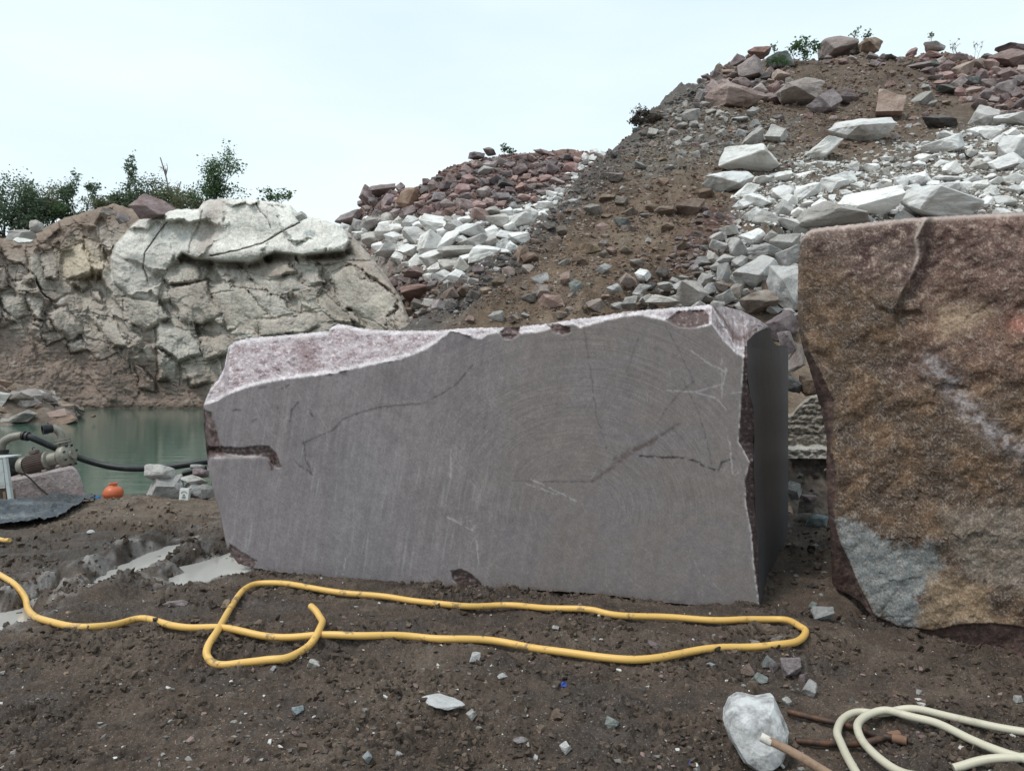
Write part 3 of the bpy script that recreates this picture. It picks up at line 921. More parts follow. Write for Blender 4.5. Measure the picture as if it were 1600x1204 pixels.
for i in range(110):
    x_ = R.uniform(340, 1160); y_ = R.uniform(560, 915)
    lg = R.choice((8, 12, 20, 34)); a_ = R.gauss(1.35, .35) if x_ < 720 else R.choice((R.gauss(2.5, .3), R.gauss(.4, .4), R.gauss(1.4, .4)))
    k_ = R.uniform(-.3, .3)
    WL.append([(x_, y_), (x_ + lg * math.cos(a_), y_ + lg * math.sin(a_)), (x_ + 2 * lg * math.cos(a_ + k_), y_ + 2 * lg * math.sin(a_ + k_))])
for L in WL:
    L_ = np.array(L); s0 = np.searchsorted(xb, L_[:, 0].min() - 30); s1 = np.searchsorted(xb, L_[:, 0].max() + 30)
    d = pl(Xp[:, s0:s1], Yp[:, s0:s1] + 1.2 * fbm(Xp[:, s0:s1] / 6, Yp[:, s0:s1] / 6, 2, 761), L)
    bc[:, s0:s1] = mixc(bc[:, s0:s1], (.40, .37, .365), np.exp(-(d / R.uniform(.55, .95)) ** 2) * R.uniform(.12, .5) * ss(-.25, .1, fbm(Xp[:, s0:s1] / 7, Yp[:, s0:s1] / 7, 2, 763)))
lines([[(1040, 610), (1085, 612), (1130, 600), (1135, 575)], [(1085, 612), (1120, 622), (1135, 640)], [(1140, 690), (1145, 740)], [(1148, 742), (1158, 734)], [(1080, 548), (1110, 570), (1135, 580)], [(705, 700), (704, 745)], [(695, 805), (738, 828), (742, 820)], [(822, 755), (870, 772)], [(830, 748), (900, 782)],
       [(1128, 560), (1128, 620)], [(1143, 614), (1160, 612)], [(745, 845), (748, 880)], [(540, 870), (536, 896)]], 1.2, (.45, .42, .41), .7, 1.5)
# broken rock: pink and white crystals, fresh bruised rim
bk_ = np.zeros_like(bc) + np.array((.44, .375, .39))
bk_ = mixc(bk_, (.22, .15, .155), ss(-.05, .35, fbm(Xp / 20, Yp / 12, 4, 771) + .8 * fbm(Xp / 3, Yp / 2.5, 2, 773)) * .8)
bk_ = mixc(bk_, (.72, .66, .68), ss(.05, .5, fbm(Xp / 7, Yp / 4, 3, 775)) * .75)
bk_ = mixc(bk_, (.19, .115, .115), np.exp(-((Xp - 476 - .3 * (Yp - 550)) / 14.) ** 2 - ((Yp - 555) / 30.) ** 2) * .7)
rim = np.exp(-(np.minimum(np.abs(wedge - 3), np.abs(Yp - yt[None] - 3)) / 3.5) ** 2)
bk_ = mixc(bk_, (.78, .73, .74), rim * .7)
bc = bc * (1 - rough[..., None]) + bk_ * rough[..., None]
dk = np.zeros_like(bc) + np.array((.12, .08, .075))
dk = mixc(dk, (.34, .28, .275), ss(.1, .45, fbm(Xp / 6, Yp / 6, 3, 777)) * .7)
bc = mixc(bc, (.60, .55, .54), np.exp(-((Xp - itp(Yp, XI)) / 2.2) ** 2) * ss(520, 545, Yp) * ss(-.3, .2, fbm(Yp / 9, Xp / 9, 2, 779)) * .8)
for m in (spm, cm, lm * .8):
    bc = bc * (1 - m[..., None]) + dk * m[..., None]
bc = mixc(bc, (.075, .04, .034), ck * ss(-.4, .2, fbm(Xp / 5, Yp / 5, 2, 781)) * .85)
bc = mixc(bc, (.52, .45, .44), np.exp(-((Yp - 714) / 3.) ** 2) * ss(320, 330, Xp) * (1 - ss(395, 412, Xp)) * .6)
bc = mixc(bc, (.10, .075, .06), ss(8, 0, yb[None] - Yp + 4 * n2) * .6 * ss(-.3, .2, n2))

m_saw = mat_vc('sawn_granite', 14, 120, .12, .12, .004, .62, .35)
m_broke = mat_vc('broken_granite', 14, 60, .22, .8, .015, .85, .3)
blk = empty('granite_block', (0, 6.2, 0), 'huge purple-grey granite block with sawn faces, lying behind the yellow hose', 'stone block')
P3 = np.stack([FX, Dp, FZ], -1)
quads = gridq(ny, nx)
rm = np.maximum.reduce([rough, spm, lm]).reshape(-1)
isr = rm[quads].mean(1) > .5
loc0 = np.array(blk.location)


def sub(name, sel, mat):
    q_ = quads[sel]
    idx, inv = np.unique(q_, return_inverse=True)
    me = fastmesh(name, P3.reshape(-1, 3)[idx] - loc0, inv.reshape(-1, 4), bc.reshape(-1, 3)[idx])
    return link(name, me, mat, blk)


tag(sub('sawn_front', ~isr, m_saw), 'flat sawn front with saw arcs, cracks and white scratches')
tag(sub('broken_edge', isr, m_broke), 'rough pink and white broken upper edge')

# sawn end: columns from the front edge to the back edge
ne, me_ = 70, 200
fe = P3[:, -1].copy()                                   # front edge, top to bottom
for c_ in (0, 1):
    pd_ = np.concatenate([np.full(20, fe[0, c_]), fe[:, c_], np.full(20, fe[-1, c_])]); sm_ = np.convolve(pd_, np.ones(41) / 41, 'valid')
    fe[:, c_] = sm_
tt = np.linspace(0, 1, ne)
bkX, bkY = PB[0] + BK[0], PB[1] + BK[1]
E = np.zeros((me_, ne, 3)); ec = np.zeros((me_, ne, 3))
for k, tv in enumerate(tt):
    Yk = fe[0, 1] + (bkY - fe[0, 1]) * tv
    xpx = 800 + F * ((fe[0, 0] + (bkX - fe[0, 0]) * tv) / Yk)
    ytop = float(itp(xpx, [(1160, 540), (1170, 530), (1180, 520), (1192, 514), (1205, 513), (1206, 532), (1214, 539), (1222, 540), (1233, 545)]))
    zt = EYE + (HZ - ytop) / F * Yk
    zk = zt * (1 - np.linspace(0, 1, me_))
    fx = np.interp(zk, fe[::-1, 2], fe[::-1, 0]); fy = np.interp(zk, fe[::-1, 2], fe[::-1, 1])
    E[:, k, 0] = fx + (bkX - fx) * tv; E[:, k, 1] = fy + (bkY - fy) * tv; E[:, k, 2] = zk
zz_ = E[..., 2]; tt2 = np.broadcast_to(tt[None], zz_.shape)
ec += np.array((.098, .101, .112))  # same granite as the front; the gap's shade is put into this darker colour
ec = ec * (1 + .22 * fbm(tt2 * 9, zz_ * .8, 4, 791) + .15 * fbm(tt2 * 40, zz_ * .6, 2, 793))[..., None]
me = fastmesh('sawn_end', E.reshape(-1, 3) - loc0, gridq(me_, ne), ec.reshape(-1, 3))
tag(link('sawn_end', me, mat_vc('shaded_end_granite', 10, 60, .15, .15, .004, .5, .4), blk), 'smooth sawn end, coloured darker for the shade in the gap')
# chamfer on the corner of the top
n_ = 40
a_ = np.linspace(0, 1, n_)
c1x = np.linspace(1114, 1167, n_)
i1 = np.array([np.argmin(np.abs(Xp[0] - q_)) for q_ in c1x])
L1 = P3[0, i1]
i2 = np.linspace(0, np.argmin(np.abs(tt - .42)), n_)
L2a = np.stack([np.interp(i2, np.arange(ne), E[0, :, c]) for c in range(3)], -1)
# far rim of the chamfer runs from the ridge to the end face
L2 = []
for k, aa in enumerate(a_):
    xx_ = 1120 + (1205 - 1120) * aa
    yy_ = float(itp(xx_, [(1115, 476), (1130, 478), (1160, 486), (1185, 499), (1205, 513)]))
    Yk = L1[0, 1] + .05 + (E[0, int(i2[-1]), 1] - L1[0, 1] - .05) * aa ** .8
    L2.append(at(xx_, yy_, Yk))
L2 = np.array([tuple(p) for p in L2])
# nearer rim: ridge, then along the top of the end face
N1 = np.concatenate([L1, L2a[1:]], 0)
s1 = np.linspace(0, len(N1) - 1, 60); s2 = np.linspace(0, n_ - 1, 60)
N1 = np.stack([np.interp(s1, np.arange(len(N1)), N1[:, c]) for c in range(3)], -1)
N2 = np.stack([np.interp(s2, np.arange(n_), L2[:, c]) for c in range(3)], -1)
w_ = np.linspace(0, 1, 26)[:, None, None]
CH = N2[None] * (1 - w_) + N1[None] * w_
gi, gj = np.meshgrid(np.arange(60), np.arange(26))
ed = (np.minimum(gj, 25 - gj) / 6.).clip(0, 1)
CH[..., 2] += .018 * fbm(gi / 6, gj / 5, 4, 797) * ed
chc = np.zeros(CH.shape) + np.array((.40, .335, .345))
chc = mixc(chc, (.72, .67, .68), ss(.0, .4, fbm(gi / 3.5, gj / 2, 3, 799)) * .8)
chc = mixc(chc, (.15, .095, .09), np.exp(-((gj - 20 + 3 * fbm(gi / 5, gj / 5, 2, 3)) / 4.) ** 2) * (gi < 44) * .85)
me = fastmesh('broken_corner', CH.reshape(-1, 3) - loc0, gridq(26, 60), chc.reshape(-1, 3))
link('broken_corner', me, m_broke, blk)
# top, far side and hidden faces
ring_f = np.concatenate([P3[::-1, 0][::6], P3[0, ::6]], 0)
ring_f = np.concatenate([P3[-1, ::-6][:0], P3[::-6, 0], P3[0, 1::6]], 0)
bvec = np.array((BK[0], BK[1], 0))
rows = []
for k, tv in enumerate(np.linspace(0, 1, 14)):
    q_ = ring_f + bvec * tv
    q_ = q_.copy(); q_[:, 2] = q_[:, 2] - (.03 + .16 * tv) * (tv > 0) + (.05 * fbm(ring_f[:, 0] * 3, ring_f[:, 2] * 3 + tv * 6, 3, 801) * (tv > 0))
    q_[:, 2] = np.minimum(q_[:, 2], np.where(ring_f[:, 0] > 1.2, 1.93, 9))if tv > 0 else q_[:, 2]
    rows.append(q_)
B = np.stack(rows, 0)
V = [tuple(p - loc0) for p in B.reshape(-1, 3)]
Fs = [tuple(q_) for q_ in gridq(*B.shape[:2])]
nb_ = B.shape[1]
# back cap down to the ground
base = len(V)
for p in B[-1]:
    V.append((p[0] - loc0[0], p[1] - loc0[1], -.02))
for k in range(nb_ - 1):
    Fs.append((13 * nb_ + k, 13 * nb_ + k + 1, base + k + 1, base + k))
me = bpy.data.meshes.new('rough_top'); me.from_pydata(V, [], Fs)
m_brk2 = mat_rock('rough_granite', (.30, .22, .22), (.44, .37, .38), (.6, .55, .56), 2.5, 0, .5)
link('rough_top', me, m_brk2, blk)

# ------------------------------------------------------------------ the weathered rusty block
QA, QB = (2.17, 5.2), (3.0, 4.5)
TOP2 = [(1240, 378), (1250, 371), (1256, 363), (1264, 358), (1290, 354), (1323, 351), (1370, 346), (1415, 341), (1470, 338), (1500, 336), (1560, 333), (1600, 331), (1700, 326), (1900, 318), (2200, 310)]
BOT2 = [(1240, 915), (1301, 938), (1325, 955), (1354, 971), (1378, 984), (1410, 993), (1446, 1003), (1485, 1016), (1520, 1027), (1569, 1031), (1600, 1026), (1700, 1020), (1900, 1040), (2200, 1080)]
FB2 = [(1240, 760), (1301, 812), (1312, 845), (1326, 873), (1347, 922), (1366, 959), (1403, 978), (1430, 980), (1458, 984), (1495, 975), (1544, 972), (1600, 978), (1700, 985), (2200, 1000)]
XL2 = [(300, 1252), (371, 1250), (400, 1248), (424, 1247), (504, 1246), (547, 1255), (575, 1265), (597, 1271), (646, 1285), (690, 1292), (740, 1291), (787, 1293), (842, 1298), (935, 1301), (1040, 1304)]
XI2 = [(300, 1250), (420, 1247), (500, 1250), (547, 1266), (580, 1283), (627, 1304), (660, 1303), (700, 1298), (744, 1309), (790, 1303), (842, 1311), (880, 1327), (940, 1352), (1040, 1380)]
nx2, ny2 = 560, 520
xb2 = np.concatenate([np.linspace(1246, 1640, 420), np.linspace(1643, 2200, nx2 - 420)])
jit = 1.8 * fbm(xb2 / 10, xb2 * 0, 4, 811)
yt2 = itp(xb2, TOP2) + jit; yb2 = itp(xb2, BOT2) + 1.2 * jit
X0 = np.broadcast_to(xb2[None], (ny2, nx2)); Yq = yt2[None] + (yb2 - yt2)[None] * np.linspace(0, 1, ny2)[:, None]
Xq = X0 + (itp(Yq, XL2) - 1246 + 1.3 * fbm(Yq / 14, Yq * 0, 3, 813)) * (1 - ss(1246, 1420, X0))
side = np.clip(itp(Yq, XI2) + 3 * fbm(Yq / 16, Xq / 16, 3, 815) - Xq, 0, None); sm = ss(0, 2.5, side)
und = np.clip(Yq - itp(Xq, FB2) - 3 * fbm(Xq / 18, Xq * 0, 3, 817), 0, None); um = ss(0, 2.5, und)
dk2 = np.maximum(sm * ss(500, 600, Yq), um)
L1_ = fbm(Xq / 110, Yq / 90, 3, 821); L2_ = fbm(Xq / 34, Yq / 30, 4, 823, .55); L3_ = fbm(Xq / 9, Yq / 7, 3, 825, .6)
off2 = .05 * L1_ + .016 * ridg(Xq / 95 + .2 * L2_, Yq / 70 + Xq / 160, 3, 828) + .013 * L2_ + .0030 * L3_ + .0012 * fbm(Xq / 3, Yq / 2.6, 2, 827)
ridge_ = [(1445, 348), (1432, 372), (1436, 400), (1425, 430), (1405, 462), (1400, 480)]
rs = Xq - itp(Yq, [(340, 1448), (372, 1432), (400, 1436), (430, 1425), (462, 1404), (490, 1396), (700, 1330)])
off2 = off2 + .05 * ss(0, 14, rs) * (1 - ss(480, 540, Yq)) - .03 * np.exp(-(rs / 6) ** 2) * (1 - ss(470, 500, Yq))
led = sd(Xq, Yq, [(1360, 462), (1400, 458), (1440, 470), (1440, 486), (1400, 490), (1370, 480)])
off2 = off2 - .03 * ss(-4, 6, led)
fa, _c = facets(Xq / 90 + .3 * L2_, Yq / 60 + .3 * L2_, 829, .06, .02, .03, 0)
off2 = off2 + fa * ss(0, 60, rs) * .12
off2 = off2 + side * .009 * sm + um * .03 + .0006 * und * um + .25 * (1 - ss(0, 10, X0 - 1246)) ** 2 * .5
off2 = off2 + .06 * np.exp(-(Yq - yt2[None]) / 6)
Dq = plane_depth(Xq, QA, QB) + off2
rc = np.zeros(Xq.shape + (3,)) + np.array((.112, .073, .050))
m1 = fbm(Xq / 60, Yq / 50, 4, 841); m2 = fbm(Xq / 14, Yq / 12, 4, 843); m3 = fbm(Xq / 4, Yq / 3, 3, 845)
rc = mixc(rc, (.165, .098, .056), ss(.0, .26, m1 + .5 * m2 + .2 * m3) * .7)
rc = mixc(rc, (.070, .050, .041), ss(.10, .30, -m1 + .6 * m2 + .2 * m3) * .75)
pk = ss(-30, 40, sd(Xq, Yq, [(1246, 320), (2300, 300), (2300, 520), (1600, 470), (1480, 420), (1420, 470), (1380, 440), (1300, 410), (1250, 390)]) + 40 * m1)
rc = mixc(rc, (.155, .105, .092), pk * .85)
rc = mixc(rc, (.085, .05, .046), pk * ss(.0, .4, m1 - .5 * m2) * .8)
rc = mixc(rc, (.36, .27, .23), pk * ss(.15, .5, m2 + .5 * m3) * .6)
rc = mixc(rc, (.19, .105, .088), ss(0, 60, rs) * (1 - ss(560, 640, Yq)) * .35)
rc = mixc(rc, (.30, .12, .09), np.exp(-((Xq - 1590) / 18.) ** 2 - ((Yq - 505) / 14.) ** 2) * .8)
rc = mixc(rc, (.34, .25, .17), ss(-10, 15, sd(Xq, Yq, [(1455, 480), (1530, 470), (1560, 485), (1510, 520), (1470, 530)]) + 8 * m2) * .6)
lil = np.exp(-(pl(Xq, Yq, [(1455, 565), (1480, 590), (1500, 625), (1530, 655), (1570, 690), (1600, 705)]) / 16) ** 2)
rc = mixc(rc, (.30, .27, .28), lil * ss(-.5, .2, m2) * .85)
gy = ss(-9, 9, 10 * m3 + 8 * m2 + sd(Xq, Yq, [(1300, 808), (1340, 812), (1400, 850), (1465, 850), (1470, 890), (1440, 940), (1430, 985), (1395, 985), (1360, 940), (1320, 880)]) + 22 * m1 + 10 * m2)
rc = mixc(rc, (.20, .215, .218), gy * .85)
gr2 = ss(-14, 20, sd(Xq, Yq, [(1470, 800), (1700, 770), (1700, 960), (1500, 900)]) + 20 * m1)
rc = mixc(rc, (.19, .165, .14), gr2 * .6)
rc = mixc(rc, (.27, .19, .12), ss(-8, 12, sd(Xq, Yq, [(1450, 890), (1540, 920), (1560, 975), (1430, 980), (1440, 930)]) + 12 * m1) * .7)
rc = mixc(rc, (.13, .14, .145), gy * ss(.05, .4, m3 + .4 * m2) * .7)
rc = rc * (1 + .34 * m3 + .14 * m2)[..., None]
rc = rc * (1 + .42 * (_h(np.floor(Xq / 1.3), np.floor(Yq / 1.3), 853) - .5) + .3 * (_h(np.floor(Xq / 2.7 + .3 * m3), np.floor(Yq / 2.7), 857) - .5))[..., None]
fl = ss(.30, .42, ridg(Xq / 7, Yq / 6, 2, 851) * .75 + .5 * m2 + .25 * m3 - .22)
rc = mixc(rc, (.52, .44, .36), fl * .3)
rc = mixc(rc, (.52, .42, .38), np.exp(-(np.abs(Yq - yt2[None] - 3) / 3.5) ** 2) * .7)
wl = np.exp(-(np.abs(rs + 2) / 2.2) ** 2) * (1 - ss(400, 440, Yq))
rc = mixc(rc, (.5, .42, .38), wl * .7)
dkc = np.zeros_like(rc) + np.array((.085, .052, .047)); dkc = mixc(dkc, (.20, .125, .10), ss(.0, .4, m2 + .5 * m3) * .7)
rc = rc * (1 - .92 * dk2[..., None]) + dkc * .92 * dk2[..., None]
rc = mixc(rc, (.018, .013, .012), np.exp(-(np.hypot(Xq - 1539, Yq - 908) / 4.5) ** 2))
P4 = np.stack([(Xq - 800) / F * Dq, Dq, EYE + (HZ - Yq) / F * Dq], -1)
rb = empty('weathered_block', (3.0, 5.0, 0), 'tall rust-brown weathered granite block with a grey patch near its base', 'stone block')
loc1 = np.array(rb.location)
quads = gridq(ny2, nx2); isd = dk2.reshape(-1)[quads].mean(1) > .5


def sub2(name, sel, mat):
    idx, inv = np.unique(quads[sel], return_inverse=True)
    me = fastmesh(name, P4.reshape(-1, 3)[idx] - loc1, inv.reshape(-1, 4), rc.reshape(-1, 3)[idx])
    return link(name, me, mat, rb)


m_rust = mat_vc('rusty_granite', 7, 45, .18, .4, .012, .85, .3, sp2=.25)
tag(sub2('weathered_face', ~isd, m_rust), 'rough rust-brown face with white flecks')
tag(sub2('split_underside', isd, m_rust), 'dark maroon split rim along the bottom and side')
ring = np.concatenate([P4[::-6, 0], P4[0, 1::6], P4[1::6, -1]], 0)
bv = np.array((1.55, 1.85, 0))
rows = [ring + bv * tv * np.array((1, 1, 0)) - np.array((0, 0, .12 * tv)) * (ring[:, 2:3] > 1) for tv in np.linspace(0, 1, 8)]
B = np.stack(rows, 0)
cen = B[-1].mean(0)
V = np.concatenate([B.reshape(-1, 3), cen[None]], 0) - loc1
Fs = [tuple(q_) for q_ in gridq(*B.shape[:2])]
nb_ = B.shape[1]
for k in range(nb_ - 1):
    Fs.append((7 * nb_ + k, 7 * nb_ + k + 1, len(V) - 1))
me = bpy.data.meshes.new('rough_back'); me.from_pydata([tuple(p) for p in V], [], Fs)
link('rough_back', me, mat_rock('rusty_back', (.12, .08, .06), (.2, .13, .09), (.3, .2, .14), 2.5, 0, .5), rb)

# ------------------------------------------------------------------ stones
def hull(seed, n_extra=5, jit=.2, chop=.5):
    r = random.Random(seed)
    bm = bmesh.new()
    pts = []
    for sx in (-1, 1):
        for sy in (-1, 1):
            for sz in (-1, 1):
                p = Vector((sx * (.5 - r.random() * jit), sy * (.5 - r.random() * jit), sz * (.5 - r.random() * jit)))
                if r.random() < chop:       # chop this corner into two or three points
                    for ax in range(3):
                        if r.random() < .75:
                            q_ = p.copy(); q_[ax] *= r.uniform(.1, .75); pts.append(q_)
                else:
                    pts.append(p)
    for _ in range(n_extra):
        v = Vector((r.gauss(0, 1), r.gauss(0, 1), r.gauss(0, 1))).normalized()
        m = max(abs(v.x), abs(v.y), abs(v.z))
        pts.append(v * r.uniform(.48, .60) / (m ** .6))
    sq = Vector((r.uniform(.7, 1.3), r.uniform(.7, 1.3), r.uniform(.6, 1.1)))
    rm_ = Euler((r.uniform(-.7, .7), r.uniform(-.7, .7), r.uniform(0, 3))).to_matrix()
    for p in pts: bm.verts.new(rm_ @ Vector((p.x * sq.x, p.y * sq.y, p.z * sq.z)))
    g = bmesh.ops.convex_hull(bm, input=bm.verts[:])
    bmesh.ops.delete(bm, geom=[v for v in bm.verts if not v.link_faces], context='VERTS')
    bmesh.ops.dissolve_limit(bm, angle_limit=.14, verts=bm.verts[:], edges=bm.edges[:])
    lo = [min(v.co[k] for v in bm.verts) for k in range(3)]; hi = [max(v.co[k] for v in bm.verts) for k in range(3)]
    for v in bm.verts:
        for k in range(3): v.co[k] = (v.co[k] - lo[k]) / (hi[k] - lo[k]) - .5
    return bm


def detail(bm, seed, bev=.03, cuts=3, amp=.03):
    from mathutils import noise
    bmesh.ops.bevel(bm, geom=bm.edges[:], offset=bev, segments=1, affect='EDGES', profile=.6, clamp_overlap=True)
    bmesh.ops.triangulate(bm, faces=bm.faces[:])
    for _ in range(cuts):
        long = [e for e in bm.edges if e.calc_length() > .12]
        if not long: break
        bmesh.ops.subdivide_edges(bm, edges=long, cuts=1)
        bmesh.ops.triangulate(bm, faces=bm.faces[:])
    bm.normal_update()
    o = Vector((seed * 3.1, seed * 1.7, seed * .9))
    for v in bm.verts:
        k = noise.fractal(v.co * 2.6 + o, .75, 2.1, 6)
        v.co += v.normal * amp * k
    return bm


def to_mesh(bm, name):
    me = bpy.data.meshes.new(name); bm.to_mesh(me); bm.free()
    return me


M_ = {
    'white': mat_rock('white_granite', (.46, .425, .38), (.73, .72, .69), (.80, .79, .77), 2.0, .16, .5),
    'grey': mat_rock('grey_granite', (.24, .225, .21), (.34, .32, .30), (.44, .42, .40), 2.2, .22, .5),
    'pale': mat_rock('pale_granite', (.30, .27, .24), (.40, .37, .335), (.50, .47, .44), 2.2, .2, .5),
    'pink': mat_rock('pink_granite', (.20, .11, .095), (.29, .175, .155), (.38, .26, .24), 2.2, .28, .5),
    'purple': mat_rock('purple_granite', (.13, .085, .085), (.20, .14, .14), (.29, .22, .225), 2.2, .25, .5),
    'brown': mat_rock('brown_rock', (.12, .08, .055), (.20, .135, .095), (.29, .21, .155), 2.4, .3, .6),
    'tan': mat_rock('tan_granite', (.23, .145, .11), (.31, .21, .17), (.40, .30, .255), 2.0, .2, .6),
    'dark': mat_rock('dark_slate', (.055, .05, .048), (.10, .092, .088), (.17, .155, .145), 2.4, .3, .6),
    'green': mat_rock('green_slate', (.07, .085, .075), (.13, .15, .135), (.21, .23, .215), 2.4, .2, .4),
    'blue': mat_rock('blue_slate', (.13, .165, .175), (.20, .245, .255), (.29, .33, .34), 2.4, .15, .4),
    'chalk': mat_rock('chalk_white_rock', (.60, .58, .57), (.74, .72, .70), (.82, .80, .78), 2.6, .06, .8),
    'rust': mat_rock('orange_stained_rock', (.19, .12, .08), (.27, .17, .11), (.36, .27, .21), 2.0, .1, .5),
}
NVAR = 22
VAR = {}
for k in range(NVAR):
    bm = detail(hull(100 + k, k % 4, .22 + .03 * (k % 5), .35), k, .010 + .006 * (k % 3), 4, .034)
    base = to_mesh(bm, 'stone')
    for mn, m in M_.items():
        c = base.copy(); c.materials.append(m); VAR[(mn, k)] = c
NAME = {'white': 'white_boulder', 'grey': 'grey_stone', 'pale': 'pale_stone', 'pink': 'pink_rock', 'purple': 'purple_rock', 'brown': 'brown_rock', 'tan': 'tan_boulder', 'dark': 'dark_stone', 'green': 'green_slate_rock',
        'blue': 'blue_slate_rock', 'chalk': 'chalky_rock', 'rust': 'orange_rock'}
RR = random.Random(42)
SMALLN = {'white rubble': 'white_stone', 'white strip': 'strip_stone', 'dark flank': 'dark_stone', 'grey gravelly flank': 'flank_stone', 'pink scree at the crest': 'scree_rock', 'brown stones on the soil': 'soil_stone'}


def rock(P, size, mat, label, group=None, roll=None, yaw=None, tilt=.22, name=None, k=None, cat=None):
    if group in SMALLN: name = SMALLN[group]
    o = bpy.data.objects.new(name or NAME[mat], VAR[(mat, RR.randrange(NVAR) if k is None else k)])
    COL.objects.link(o)
    o.location = P
    o.scale = size
    yw = RR.uniform(-.5, .5) if yaw is None else yaw
    o.rotation_euler = (RR.uniform(-tilt, tilt), RR.uniform(-tilt, tilt) if roll is None else math.radians(roll), yw + (math.pi if RR.random() < .5 and roll is None else 0))
    return tag(o, label, cat or ('boulder' if max(size) > .7 else 'rock'), group)


def rock_px(lst):
    """stones given by the pixel box they fill in the photograph, set down on the heaps"""
    hx, hd, hz = hit([a[0] for a in lst], [a[1] + .38 * a[3] for a in lst])
    for a, d in zip(lst, hd):
        x, y, w_, h_, m, lab, grp = a[:7]
        roll = a[7] if len(a) > 7 else None
        kk = 1.2 if m in ('white', 'pale') else 1.08
        sw, sh = w_ * d / F * kk, h_ * d / F * kk
        rock(at(x, y, d - .12 * sw), (sw, sw * RR.uniform(.7, 1.0), sh), m, lab, grp, roll)


